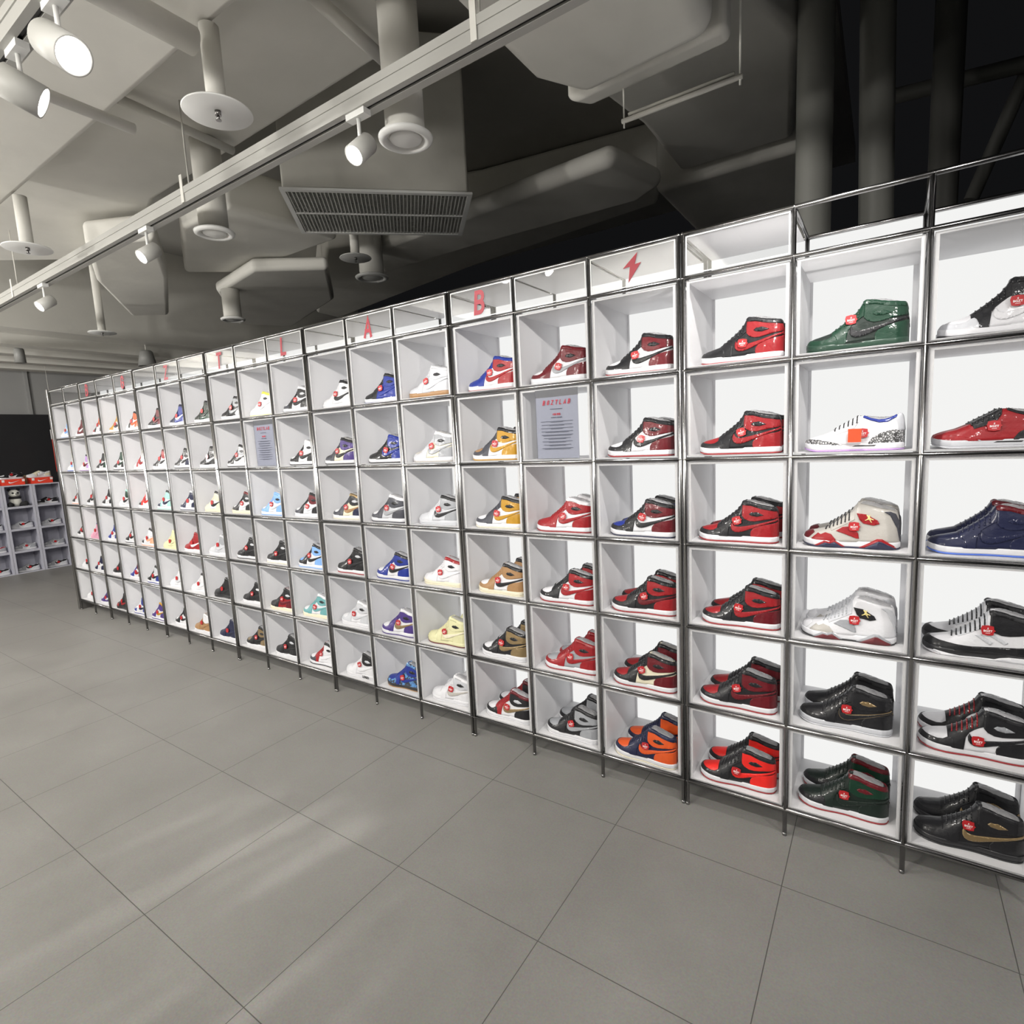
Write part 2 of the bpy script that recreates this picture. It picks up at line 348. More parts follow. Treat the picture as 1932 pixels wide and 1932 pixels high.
tt = N(nt, 'ShaderNodeBsdfTransparent'); mx = N(nt, 'ShaderNodeMixShader'); mx.inputs[0].default_value = .58
nt.links.new(tt.outputs[0], mx.inputs[1]); nt.links.new(b.outputs[0], mx.inputs[2]); nt.links.new(mx.outputs[0], nt.nodes['Material Output'].inputs[0]); BOXM.materials.append(m)
for i in range(20):
    for r in range(1, 7):
        o = bpy.data.objects.new('display_box', BOXM); COL.objects.link(o); o.location = (cl(i) + .011, 0.004, rz(r + 1) + .010)
        tag(o, 'empty-fronted frosted white display box, %s, %s' % (ROWW[r], COLW[i]), 'display box', 'frosted boxes in the rack cells')
# header boxes
RED = pmat('red_vinyl', (.30, .008, .022), .45, bump=.02)
LET = {2: 'B', 4: 'G', 6: 'Z', 8: 'T', 10: 'L', 12: 'A', 14: 'B', 16: '!'}
HB = [None] * 18
TOPS = pmat('pale_sheet', (.62, .63, .60), .6, var=.02)
for i in range(18):
    wd_ = W - .021; hz = HT - .020
    lb = ('clear header box bearing the red letter %s' % LET[i] if i not in (2, 14) else 'clear header box bearing the %s red letter B' % ('first' if i == 2 else 'last')) if i in LET and LET[i] != '!' else \
         'clear header box bearing the red lightning bolt' if i in LET else 'blank clear header box, ' + COLW[i]
    if i == 17: lb = 'blank clear header box right of the lightning bolt'
    t = empty('header_box', (cl(i) + .0105, .0, rz(1) + .010), lb, 'header box', 'clear header boxes along the top of the rack')
    if HB[0] is None:
        bm = bmesh.new(); box(bm, (0, -.002, 0), (wd_, .001, hz)); HB[0] = tomesh(bm, 'front_pane'); HB[0].materials.append(clear())
        bm = bmesh.new(); box(bm, (0, .002, hz - .001), (wd_, DEP - .012, hz + .002)); HB[1] = tomesh(bm, 'lid_sheet'); HB[1].materials.append(frost())
        bm = bmesh.new()
        for (x0, x1, z0, z1) in ((0, wd_, 0, .004), (0, wd_, hz - .004, hz), (0, .004, .004, hz - .004), (wd_ - .004, wd_, .004, hz - .004)): box(bm, (x0, -.0035, z0), (x1, -.002, z1))
        HB[2] = tomesh(bm, 'pane_rim'); HB[2].materials.append(pmat('white_rim', (.7, .7, .68), .3))
    for nm, me in (('front_pane', HB[0]), ('lid_sheet', HB[1]), ('pane_rim', HB[2])):
        link(nm, me, None, t)
    if i in LET:
        if LET[i] != '!':
            o = link('letter', strokes(LET[i], .088, .225, .0015, .12), RED, t, (wd_ / 2, -.0065, hz / 2 - .001)); o['label'] = 'red letter ' + LET[i]
        else:
            pts = [(.030, .060), (-.036, .004), (-.004, .007), (-.012, -.058), (.046, .016), (.018, .013)]
            bm = bmesh.new(); v1 = [bm.verts.new((x * .9, -.005, z * .9)) for x, z in pts]; f = bm.faces.new(v1)
            e = bmesh.ops.extrude_face_region(bm, geom=[f]); [setattr(v, 'co', v.co + Vector((0, .002, 0))) for v in e['geom'] if isinstance(v, bmesh.types.BMVert)]
            o = link('lightning_bolt', tomesh(bm, 'lightning_bolt'), RED, t, (wd_ / 2, 0, hz / 2)); o['label'] = 'red lightning bolt'
# ------------------------------------------------------------------ sneakers
SL = 0.285
def smooth1(xs, ys, q):
    return np.interp(q, xs, ys)
class Profile:
    def __init__(s, zt, w, e, tap, zb=.075):
        g = np.linspace(0, 1, 241)
        def mk(t, k):
            a = np.interp(g, [p[0] for p in t], [p[1] for p in t]); b = np.pad(a, k, mode='edge'); ker = np.hanning(2 * k + 1); ker /= ker.sum()
            c = np.convolve(b, ker, 'valid')
            ends = np.clip(np.minimum(g, 1 - g) / .03, 0, 1); return c * ends + a * (1 - ends)
        s.g = g; s.zt = mk(zt, 5); s.w = mk(w, 7); s.e = mk(e, 8); s.tap = mk(tap, 8); s.zb0 = zb
    def at(s, x):
        i = lambda a: float(np.interp(x, s.g, a))
        return i(s.zt), i(s.w), i(s.e), i(s.tap)
    def zb(s, x): return s.zb0 + .03 * max(0, (.15 - x) / .15) ** 2
    def tab(s):
        s.T = []; a = np.linspace(0, np.pi / 2, 90)
        for x in s.g:
            zt, w, e, tp = s.at(x); zb = s.zb(x); H_ = max(zt - zb, .004)
            u = np.sin(a) ** e; c = np.clip(np.cos(a), 0, 1) ** e; c[-1] = 0
            bulge = 1 + .06 * np.sin(np.minimum(1, u * 2) * np.pi) * (1 if x > .8 else .3)
            y = -w * c * (1 - (1 - tp) * u) * bulge; z = zb + H_ * u
            v = np.concatenate([[0], np.cumsum(np.hypot(np.diff(y), np.diff(z)))]); v /= v[-1]
            vv = np.linspace(0, 1, 61); s.T.append((np.interp(vv, v, y), np.interp(vv, v, z)))
        s.Y = np.array([t[0] for t in s.T]); s.Z = np.array([t[1] for t in s.T])
    def rowv(s, A, x):
        f = x * 240; i = min(239, max(0, int(f))); f -= i; return A[i] * (1 - f) + A[i + 1] * f
    def th(s, x, z):
        if not hasattr(s, 'T'): s.tab()
        r = s.rowv(s.Z, min(.9995, max(.0005, x))); return float(np.interp(z, r, np.linspace(0, 1, 61)))
    def raw(s, x, t):
        if not hasattr(s, 'T'): s.tab()
        x = min(.9995, max(.0005, x)); f = x * 240; i = min(239, int(f)); f -= i
        g = min(1, max(0, t)) * 60; j = min(59, int(g)); g -= j
        def q(A): return (A[i, j] * (1 - g) + A[i, j + 1] * g) * (1 - f) + (A[i + 1, j] * (1 - g) + A[i + 1, j + 1] * g) * f
        return Vector((x, float(q(s.Y)), float(q(s.Z))))
    def pos(s, x, t, off=0):
        p = s.raw(x, t)
        if off:
            h = .01
            dx = s.raw(min(1, x + h), t) - s.raw(max(0, x - h), t); dt = s.raw(x, min(1, t + h)) - s.raw(x, max(0, t - h))
            n = dx.cross(dt)
            if n.length < 1e-9: n = Vector((0, -1, 0))
            n.normalize()
            if n.y > 0 and t < .97: n = -n
            if n.z < 0 and t >= .97: n = -n
            if t > .985: n.y = 0
            if x < .03: n = (n + Vector((-1, 0, 0)) * (1 - x / .03) * 1.5).normalized()
            if x > .985: n = (n + Vector((1, 0, 0))).normalized()
            p = p + n * off
        return p
HIW = [(0, .012), (.01, .045), (.03, .078), (.08, .118), (.15, .145), (.25, .16), (.35, .157), (.45, .145), (.55, .133), (.65, .128), (.8, .128), (.9, .115), (.95, .09), (.98, .06), (1, .012)]
PH = Profile([(0, .09), (.008, .135), (.03, .16), (.08, .182), (.15, .198), (.25, .225), (.32, .27), (.4, .33), (.5, .415), (.55, .48), (.57, .53), (.595, .55), (.68, .535), (.8, .50), (.93, .475), (.97, .462), (.985, .40), (1, .22)],
             HIW, [(0, .75), (.3, .75), (.5, .6), (.6, .32), (1, .3)], [(0, .9), (.3, .75), (.5, .6), (.6, .58), (1, .66)])
PM = Profile([(0, .09), (.008, .13), (.03, .155), (.1, .18), (.2, .205), (.3, .25), (.4, .31), (.5, .365), (.55, .40), (.6, .405), (.7, .37), (.8, .35), (.9, .375), (.95, .41), (.975, .40), (1, .2)],
             HIW, [(0, .75), (.3, .75), (.5, .6), (.6, .35), (1, .35)], [(0, .9), (.3, .75), (.5, .62), (.6, .6), (1, .66)])
PLO = Profile([(0, .09), (.008, .13), (.03, .155), (.1, .18), (.2, .20), (.3, .235), (.4, .285), (.5, .33), (.54, .35), (.6, .32), (.7, .27), (.8, .26), (.9, .285), (.96, .31), (.98, .29), (1, .18)],
              HIW, [(0, .75), (.3, .75), (.5, .6), (.6, .4), (1, .4)], [(0, .9), (.3, .75), (.5, .65), (.6, .65), (1, .7)])
def body_mesh(P, nx=54, nt=12, off=0):
    bm = bmesh.new(); xs = [.5 - .5 * math.cos(math.pi * k / nx) for k in range(nx + 1)]
    rows = []
    for x in xs:
        half = [P.pos(x, k / nt, off) for k in range(nt + 1)]
        rows.append([bm.verts.new(p * SL) for p in half] + [bm.verts.new(Vector((p.x, -p.y, p.z)) * SL) for p in reversed(half[:-1])])
    n = len(rows[0])
    for a, b in zip(rows, rows[1:]):
        for k in range(n - 1): bm.faces.new((a[k], a[k + 1], b[k + 1], b[k]))
    bm.faces.new(rows[0]); bm.faces.new(rows[-1])
    for a, b in zip(rows, rows[1:]): bm.faces.new((a[0], b[0], b[-1], a[-1]))
    return tomesh(bm, 'upper', True)
def panel_mesh(P, poly, off, nxg=.02, ntg=.06, both=True):
    pts = []
    n = len(poly)
    for k in range(n):
        (x0, z0), (x1, z1) = poly[k], poly[(k + 1) % n]
        x0 = max(.002, min(.998, x0)); x1 = max(.002, min(.998, x1))
        if z0 > 5 and z1 > 5:
            m = 1
        else: m = max(1, int(math.hypot(x1 - x0, (min(z1, .5) - min(z0, .5))) / .012))
        for j in range(m):
            f = j / m; x = x0 + (x1 - x0) * f
            if z0 > 5 or z1 > 5:
                t0 = 1 if z0 > 5 else P.th(x0, z0); t1 = 1 if z1 > 5 else P.th(x1, z1); t = t0 + (t1 - t0) * f
            else: t = P.th(x, z0 + (z1 - z0) * f)
            pts.append((x, t))
    cl_ = []
    for p in pts:
        if not cl_ or math.hypot(p[0] - cl_[-1][0], p[1] - cl_[-1][1]) > .0015: cl_.append(p)
    bm = bmesh.new(); f = bm.faces.new([bm.verts.new((x, t, 0)) for x, t in cl_]); f.normal_update()
    bmesh.ops.triangulate(bm, faces=[f])
    x0 = min(p[0] for p in cl_); x1 = max(p[0] for p in cl_)
    x = x0 + nxg
    while x < x1:
        bmesh.ops.bisect_plane(bm, geom=bm.verts[:] + bm.edges[:] + bm.faces[:], plane_co=(x, 0, 0), plane_no=(1, 0, 0), dist=1e-5); x += nxg
    t = ntg
    while t < 1:
        bmesh.ops.bisect_plane(bm, geom=bm.verts[:] + bm.edges[:] + bm.faces[:], plane_co=(0, t, 0), plane_no=(0, 1, 0), dist=1e-5); t += ntg
    bed = [e for e in bm.edges if e.is_boundary]
    ex = bmesh.ops.extrude_edge_only(bm, edges=bed)
    low = {v for v in ex['geom'] if isinstance(v, bmesh.types.BMVert)}
    for v in bm.verts:
        v.co = P.pos(v.co.x, v.co.y, -.004 if v in low else off) * SL
    if both:
        d = bmesh.ops.duplicate(bm, geom=bm.verts[:] + bm.edges[:] + bm.faces[:])
        for v in d['geom']:
            if isinstance(v, bmesh.types.BMVert): v.co.y = -v.co.y
        bmesh.ops.reverse_faces(bm, faces=[f for f in d['geom'] if isinstance(f, bmesh.types.BMFace)])
    bmesh.ops.remove_doubles(bm, verts=bm.verts, dist=1e-5)
    return tomesh(bm, 'panel', True)
def outline(n=36, sc=1.0, add=.012):
    g = [p[0] for p in HIW]; w = [p[1] for p in HIW]
    xs = [.5 - .5 * math.cos(math.pi * k / n) for k in range(n + 1)]
    up = []
    for x in xs:
        hw = float(np.interp(x, g, w)); hw = (hw + add) * sc
        if x < .012 or x > .99: hw = float(np.interp(x, g, w)) * .9
        up.append((x * (1 + .016) - .008, -hw * (1 - .12 * math.exp(-((x - .5) / .18) ** 2))))
    return up
def sole_mesh(z0, z1, add, name, bulge=.004):
    bm = bmesh.new(); o1 = outline(add=add); rings = []
    for f, b in ((0, -.002), (.25, bulge), (.75, bulge), (1, 0)):
        z = z0 + (z1 - z0) * f; ring = []
        for side in (1, -1):
            seq = o1 if side == 1 else list(reversed(o1[1:-1]))
            for x, y in seq:
                sp = .035 * max(0, (.16 - x) / .16) ** 2 * (1 - f * .15) + .006 * max(0, (x - .9) / .1) ** 2 * (1 - f)
                k = 1 + b / .13
                ring.append(bm.verts.new(Vector((.5 + (x - .5) * (1 + b * 1.2), y * k * side, z + sp)) * SL))
        rings.append(ring)
    n = len(rings[0])
    for a, b in zip(rings, rings[1:]):
        for k in range(n): bm.faces.new((a[k], a[(k + 1) % n], b[(k + 1) % n], b[k]))
    bm.faces.new(rings[0]); bm.faces.new(rings[-1])
    me = tomesh(bm, name, True)
    for p in me.polygons:
        if abs(p.normal.z) > .8: p.use_smooth = False
    return me
def sole_patch(poly, off):
    def hw(x): return float(np.interp(x, [p[0] for p in HIW], [p[1] for p in HIW])) + .012 + off
    bm = bmesh.new(); n = len(poly); f = bm.faces.new([bm.verts.new((x, 0, z)) for x, z in poly]); f.normal_update(); bmesh.ops.triangulate(bm, faces=[f])
    x = min(p[0] for p in poly) + .02
    while x < max(p[0] for p in poly):
        bmesh.ops.bisect_plane(bm, geom=bm.verts[:] + bm.edges[:] + bm.faces[:], plane_co=(x, 0, 0), plane_no=(1, 0, 0), dist=1e-5); x += .02
    ex = bmesh.ops.extrude_edge_only(bm, edges=[e for e in bm.edges if e.is_boundary]); low = {v for v in ex['geom'] if isinstance(v, bmesh.types.BMVert)}
    for v in bm.verts:
        x = v.co.x; k = 1 - .12 * math.exp(-((x - .5) / .18) ** 2); v.co.y = -(hw(x) - (.03 if v in low else 0)) * k; v.co = v.co * SL
    return tomesh(bm, 'sole_patch', True)
def lace_mesh(P, x0, x1, n):
    bm = bmesh.new()
    for k in range(n):
        x = x0 + (x1 - x0) * k / (n - 1); prev = None
        for j in range(-4, 5):
            t = 1 - abs(j) * .085; p = P.pos(x + .008 * (j / 4.0), t, .009); p.y = p.y if j <= 0 else -p.y; p = p * SL
            if prev is not None: tube(bm, prev, p, .0022, n=6)
            prev = p
    return tomesh(bm, 'laces')
def film_mesh(P, xa, xb):
    bm = bmesh.new(); nx, ny = 14, 10; g = []
    rng = random.Random(3)
    for i in range(nx + 1):
        x = xa + (xb - xa) * i / nx; zt, w, e, tp = P.at(x); row = []
        for j in range(ny + 1):
            v = -1 + 2 * j / ny; u = -1 + 2 * i / nx
            hgt = max(0, (1 - u * u)) ** .5 * max(0, 1 - v * v) ** .5
            row.append(bm.verts.new(Vector((x, v * w * tp * .93, zt - .012 + hgt * .035 + rng.uniform(-.008, .009) * hgt)) * SL))
        g.append(row)
    for a, b in zip(g, g[1:]):
        for k in range(ny): bm.faces.new((a[k], a[k + 1], b[k + 1], b[k]))
    return tomesh(bm, 'film', True)
# hang tag (hexagonal red tag with white marks)
def tag_mesh():
    bm = bmesh.new(); pts = [(-.5, .12), (-.42, .42), (0, .5), (.42, .42), (.44, .1), (.56, 0), (.44, -.12), (.40, -.42), (0, -.5), (-.40, -.42), (-.46, -.1)]
    a = [bm.verts.new((x * .034, 0, z * .032)) for x, z in pts]; b = [bm.verts.new((x * .034, .0012, z * .032)) for x, z in pts]
    bm.faces.new(a); bm.faces.new(b)
    for k in range(len(pts)): bm.faces.new((a[k], b[k], b[(k + 1) % len(pts)], a[(k + 1) % len(pts)]))
    return tomesh(bm, 'hang_tag')
TAGM = tag_mesh()
TAGRED = pmat('red_tag_card', (.40, .010, .014), .5, coat=.15)
TAGM.materials.append(TAGRED)
def tag_marks():
    me = text_mesh('BGZT', .0085, .0003, .0002).copy(); me.transform(Matrix.Translation((0, -.0004, -.002)))
    bm = bmesh.new(); bm.from_mesh(me)
    pts = [(.0012, .0100), (-.0022, .0058), (-.0002, .0060), (-.0010, .0022), (.0024, .0068), (.0004, .0066)]
    bm.faces.new([bm.verts.new((x, -.0006, z)) for x, z in pts])
    box(bm, (-.006, -.0006, -.0092), (.006, -.0002, -.0082))
    m2 = bpy.data.meshes.new('tag_print'); bm.to_mesh(m2); bm.free(); m2.materials.append(pmat('white_print', (.85, .8, .8), .6)); return m2
TAGP = tag_marks()
SH = {}
# side views of the overlays, in sole lengths (x from the toe, z from the ground; 9 = over the top)
P_TOE = [(.002, .06), (.002, .15), (.03, .165), (.055, .158), (.10, .148), (.17, .142), (.22, .150), (.265, .178), (.29, .185), (.31, .165), (.325, .12), (.33, .06)]
P_BOX = [(.004, .06), (.004, 9), (.33, 9), (.34, .06)]
P_EYE = [(.285, .06), (.275, .12), (.262, .165), (.262, 9), (.58, 9), (.595, .45), (.585, .37), (.545, .345), (.50, .31), (.455, .27), (.425, .215), (.415, .15), (.405, .06)]
P_EYE2 = [(.36, .17), (.33, .24), (.315, 9), (.57, 9), (.58, .45), (.585, .37), (.545, .345), (.50, .31), (.455, .27), (.43, .21), (.42, .12), (.415, .06), (.35, .06)]
P_HEEL = [(.70, .06), (.685, .11), (.69, .15), (.715, .19), (.76, .215), (.83, .235), (.90, .25), (.998, .27), (.998, .06)]
P_ANK = [(.58, .488), (.575, .40), (.578, .35), (.61, .31), (.67, .285), (.74, .285), (.82, .30), (.90, .315), (.998, .33), (.998, .43), (.97, .44), (.93, .44), (.80, .46), (.68, .495), (.61, .505)]
P_COL = [(.575, .495), (.60, .487), (.68, .474), (.80, .437), (.93, .415), (.97, .41), (.995, .38), (.995, .50), (.93, 9), (.58, 9)]
P_COLr = [(.575, .49), (.68, .482), (.80, .445), (.93, .422), (.985, .412), (.985, .46), (.93, .468), (.80, .492), (.68, .527), (.60, .541), (.572, .528)]
P_STR = [(.455, .262), (.442, .225), (.445, .185), (.462, .155), (.495, .137), (.54, .135), (.60, .150), (.70, .188), (.82, .235), (.998, .298), (.998, .318), (.86, .276), (.74, .243), (.64, .222), (.57, .208), (.52, .205), (.485, .218), (.468, .238)]
P_WNG = [(.66, .375), (.69, .40), (.72, .398), (.75, .405), (.79, .39), (.84, .365), (.80, .355), (.76, .345), (.72, .35), (.69, .355)]
def shoe_kind(kind):
    if kind in SH: return SH[kind]
    d = {}
    if kind == 'high':
        P = PH
        d['parts'] = [('upper', body_mesh(P), 'Q'), ('toe_box', panel_mesh(P, P_BOX, .003), 'box'), ('lace_panel', panel_mesh(P, P_EYE, .007), 'eye'),
                      ('toe_cap', panel_mesh(P, P_TOE, .008), 'toe'), ('heel_panel', panel_mesh(P, P_HEEL, .008), 'heel'),
                      ('ankle_flap', panel_mesh(P, P_ANK, .009), 'ank'), ('collar', panel_mesh(P, P_COLr, .013), 'col'),
                      ('side_stripe', panel_mesh(P, P_STR, .013, both=False), 'str'), ('ankle_emblem', panel_mesh(P, P_WNG, .014, both=False), 'wng'),
                      ('laces', lace_mesh(P, .31, .53, 6), 'lace'), ('film', film_mesh(P, .60, .96), 'film')]
    elif kind == 'mid':
        P = PM
        d['parts'] = [('upper', body_mesh(P), 'Q'), ('toe_guard', panel_mesh(P, [(.002, .06), (.002, .13), (.05, .15), (.15, .14), (.28, .115), (.36, .09), (.40, .06)], .009), 'toe'),
                      ('heel_guard', panel_mesh(P, [(.66, .09), (.70, .15), (.78, .20), (.86, .225), (.93, .23), (.998, .24), (.998, .06), (.66, .06)], .009), 'heel'),
                      ('lace_panel', panel_mesh(P, [(.30, 9), (.34, .20), (.42, .225), (.52, .27), (.56, .34), (.57, 9)], .007), 'eye'),
                      ('collar', panel_mesh(P, [(.60, .385), (.68, .345), (.76, .318), (.84, .322), (.93, .375), (.93, .40), (.84, .352), (.76, .345), (.68, .365), (.61, .398)], .012), 'col'),
                      ('heel_tab', panel_mesh(P, [(.93, .22), (.92, .36), (.95, .41), (.998, .40), (.998, .22)], .014), 'wng'),
                                            ('sole_window', sole_patch([(.50, .052), (.53, .066), (.74, .066), (.72, .050)], .006), 'lace'), ('laces', lace_mesh(P, .33, .55, 6), 'lace'), ('film', film_mesh(P, .60, .95), 'film')]
    elif kind == 'seven':
        P = PH
        d['parts'] = [('upper', body_mesh(P), 'Q'), ('toe_overlay', panel_mesh(P, [(.01, .09), (.03, 9), (.10, 9), (.13, .17), (.10, .14), (.06, .10)], .007), 'toe'),
                      ('side_overlay', panel_mesh(P, [(.10, .10), (.17, .165), (.20, .15), (.25, .175), (.31, .16), (.36, .10), (.34, .08), (.12, .08)], .009, both=False), 'box'),
                      ('wedge_overlay', panel_mesh(P, [(.36, .20), (.43, .25), (.50, .26), (.55, .24), (.59, .18), (.60, .12), (.57, .12), (.45, .17)], .009, both=False), 'str'),
                      ('ankle_flap', panel_mesh(P, [(.57, .42), (.66, .41), (.78, .34), (.80, .30), (.74, .28), (.64, .30), (.60, .34)], .011, both=False), 'ank'),
                      ('lace_panel', panel_mesh(P, [(.27, 9), (.31, .20), (.42, .26), (.55, .34), (.56, 9)], .006), 'eye'),
                      ('heel_stripe', panel_mesh(P, [(.84, .44), (.90, .40), (.97, .25), (.998, .10), (.998, .30), (.95, .42), (.90, .445)], .010), 'heel'),
                      ('sole_trim', sole_patch([(.60, .014), (.78, .125), (.83, .125), (.965, .04), (.965, .014)], .010), 'str'), ('sole_wedge', sole_patch([(.64, .004), (.79, .098), (.82, .098), (.955, .024), (.955, .004)], .013), 'wdg'), ('sole_trim', sole_patch([(.13, .018), (.24, .085), (.29, .072), (.34, .10), (.46, .016)], .009), 'str'), ('sole_wedge', sole_patch([(.15, .004), (.25, .062), (.30, .050), (.35, .072), (.44, .004)], .012), 'wdg'),
                      ('ankle_emblem', panel_mesh(P, [(.648, .338), (.672, .352), (.684, .366), (.676, .384), (.666, .398), (.676, .402), (.688, .39), (.698, .40), (.708, .394), (.702, .38), (.706, .366), (.738, .352), (.742, .342), (.712, .350), (.714, .330), (.726, .314), (.714, .314), (.702, .336), (.688, .348), (.66, .334)], .015, both=False), 'wng'),
                      ('laces', lace_mesh(P, .26, .50, 7), 'lace'), ('film', film_mesh(P, .60, .96), 'film')]
    elif kind == 'nine':
        P = PH
        d['parts'] = [('upper', body_mesh(P), 'Q'), ('toe_guard', panel_mesh(P, [(.002, .06), (.002, .15), (.05, .175), (.14, .155), (.28, .14), (.42, .135), (.60, .15), (.80, .17), (.998, .20), (.998, .06)], .010), 'toe'),
                      ('collar', panel_mesh(P, P_ANK, .009), 'ank'), ('collar_rim', panel_mesh(P, P_COLr, .013), 'col'),
                      ('lace_panel', panel_mesh(P, [(.27, 9), (.31, .22), (.42, .28), (.55, .36), (.56, 9)], .006), 'eye'),
                      ('heel_window', sole_patch([(.60, .008), (.66, .04), (.74, .062), (.90, .068), (.975, .05), (.975, .008)], .008), 'out'), ('toe_window', sole_patch([(.03, .035), (.10, .05), (.30, .022), (.40, .006), (.15, .006)], .008), 'out'), ('side_rib', panel_mesh(P, [(.45, .26), (.50, .27), (.60, .20), (.58, .17)], .009, both=False), 'str'),
                      ('side_rib', panel_mesh(P, [(.56, .28), (.61, .285), (.73, .21), (.70, .19)], .009, both=False), 'str'),
                      ('laces', lace_mesh(P, .26, .54, 8), 'lace'), ('film', film_mesh(P, .60, .96), 'film')]
    elif kind == 'low':
        P = PLO
        d['parts'] = [('upper', body_mesh(P, 36, 8), 'Q'), ('lace_panel', panel_mesh(P, [(.27, .06), (.26, 9), (.52, 9), (.56, .27), (.48, .24), (.42, .19), (.40, .06)], .007, .04, .12), 'eye'),
                      ('toe_cap', panel_mesh(P, P_TOE, .008, .04, .12), 'toe'), ('heel_panel', panel_mesh(P, [(.70, .06), (.69, .13), (.76, .19), (.998, .24), (.998, .06)], .008, .04, .12), 'heel'),
                      ('side_stripe', panel_mesh(P, P_STR[:9] + [(.998, .27), (.998, .29)] + P_STR[11:], .013, .04, .12, False), 'str'),
                      ('collar', panel_mesh(P, [(.57, .31), (.7, .255), (.82, .245), (.92, .27), (.97, .29), (.93, .225), (.80, .20), (.66, .21), (.57, .25)], .009, .04, .12), 'col')]
    d['P'] = P
    for nm, me, k in d['parts']: me.name = kind + '_' + nm
    SH[kind] = d; return d
MID = sole_mesh(.016, .086, .012, 'midsole'); OUTS = sole_mesh(0, .019, .013, 'outsole')
STR_ = None
def setmat(o, m):
    o.material_slots[0].link = 'OBJECT'; o.material_slots[0].material = m
for me in (MID, OUTS): me.materials.append(WHITE)
FILM = film()
def sneaker(loc, code, label, kind='high', group='sneakers on the lit display wall', rot=0.0, tagged=True, laces=None, filmed=True, over={}, name='high_top_sneaker', wing=None, detail=True, tagpos=None, taprot=0):
    """code: outsole midsole toe box eye quarter heel ankle collar stripe"""
    K = dict(zip(('out', 'mid', 'toe', 'box', 'eye', 'Q', 'heel', 'ank', 'col', 'str'), code))
    d = shoe_kind(kind); t = empty(name, loc, label, 'sneaker', group, rot)
    for nm, me, c in (('midsole', MID, 'mid'), ('outsole', OUTS, 'out')):
        o = bpy.data.objects.new(nm, me); COL.objects.link(o); o.parent = t; setmat(o, over.get(c) or rubber(K[c]))
    for nm, me, c in d['parts']:
        if c == 'film' and not filmed: continue
        if c == 'wng' and kind == 'high' and not detail: continue
        if not me.materials: me.materials.append(WHITE)
        if c == 'film': m = FILM
        elif c == 'lace': m = over.get('lace') or rubber(laces or K['eye'])
        elif c == 'wng': m = over.get('wng') or leather(wing or ('S' if K['ank'] == 'K' else 'K'))
        elif c == 'wdg': m = over.get('wdg') or rubber('N')
        else: m = over.get(c) or leather(K[c])
        o = bpy.data.objects.new(nm, me); COL.objects.link(o); o.parent = t; setmat(o, m)
    if tagged:
        P = d['P']; tx, tz = tagpos or (.53, .27 if kind == 'high' else .22)
        p = P.pos(tx, P.th(tx, tz), .03) * SL
        g = bpy.data.objects.new('hang_tag', TAGM); COL.objects.link(g); g.parent = t; g.location = p; g.rotation_euler = (-.15, taprot, .05)
        if detail:
            q = bpy.data.objects.new('tag_print', TAGP); COL.objects.link(q); q.parent = g
    return t
ROWS = {
1: ['UWWWWWUUWU','WWWWMMMMMW','WWRWKWKOOW','YWYWYWYYKK','WWWWKWOOKO','WWKKKKMMKM','WWNNNBBBNW','WWgGgGGgKg','WWKKKKSSKS','yWWWWWWWyW','KWZWKWKKWK','WWWWWWWWKK','BWKKKBBBKB','DDLLLLLLLL','RWBBBWRRBR','WWMWMWMMMS','RWKWKWMMKK','RWKKKKRRKR'],
2: ['bWWWWWbbbU','lWWWWWllKM','WWKWKWGKKK','KWKWKWKGGG','WWWWRWWWRR','WWKWKWWRMK','KWKWKWNKKK','WWKKKKKKKW','KWKWKWLSKK','','KWKWKWKWWK','KWZKZCVVKK','KWKKKKBBBB','sWLsLCSSWS','YWZDZWYYKY','','RWKWKWMMKK','RWKRKKRRKR'],
3: ['FWKWKWFFKW','WWKWKWOOKK','WWKWKWKKKW','WWWWWWLGEK','WWKWQWWWKQ','EWNWEWEEKN','NWNWNWNNLW','CCCCCWCCKK','CCKWKWKKMW','UWUWUWUUUL','WWZWKWKMKW','CWZWZCNKXD','ZWZWZLZZWS','LLLLLLSSKK','CWZWZWYYKY','RWRRRWRRWR','NWKBKWMMKK','RWKRKKRRKR'],
4: ['LWKWKWLLKM','PPPWPPPPBP','WWBWBWBBBW','KWKWKWWLKK','FWKWWWFWKF','cccccccccc','WWRRRRRRRW','WWLWLLLSLL','KWKKKKKKKK','CWKKKKKKKK','UWKUKWUUKK','RWKKKKKKKK','BWBWBWBBKK','CCWWWWWWRW','CCDWDWDDKK','RWKWKWRRKR','RWKRKKRRKM','RWKRKKMRKR'],
5: ['WWWWWWLLWK','WWNWNWNNKW','WWKKKKKKKK','WWBWBWMMMR','BWKWKWBLKK','WWWWWWWWsL','WWWWWWWWKW','KKKKKKKKKK','WWKKKKKKKK','CCKKKRMKKM','CCTWTWTTWT','WWLWLWLLWL','VWVWVWVVWX','MccccccccC','WWKWKKXXKX','RWRSRSRRRR','RWKRKCMMKK','RWKRKKMMKM'],
6: ['WWWWWWWWKK','WWVWVVNVKW','KKRKKKKKKR','BWBWWWBBBN','VWVWVWVVYY','WWKWKWWKKK','WWDDDDDWWD','WWNNNNNNNN','WWKXKKXXKK','WWKKKKKKKK','KWZWRWWWKW','WWWWWWWKKW','DKBBBBBBKB','WWWWWWWLWs','WWKWRWKKMX','WWKSKKSSKS','CWNONNOONO','RWKQKKQQKQ'],
}
SPEC = {(9, 1): dict(laces='L'), (12, 6): dict(over=True)}
def cname(code):
    seq = []
    for k in (2, 7, 6, 5):
        n = PAL[code[k]][1]
        if n not in seq: seq.append(n)
    return ' and '.join(seq[:2]) if len(seq) > 1 else 'all ' + seq[0]
GRP = 'high-top sneakers on the lit display wall'
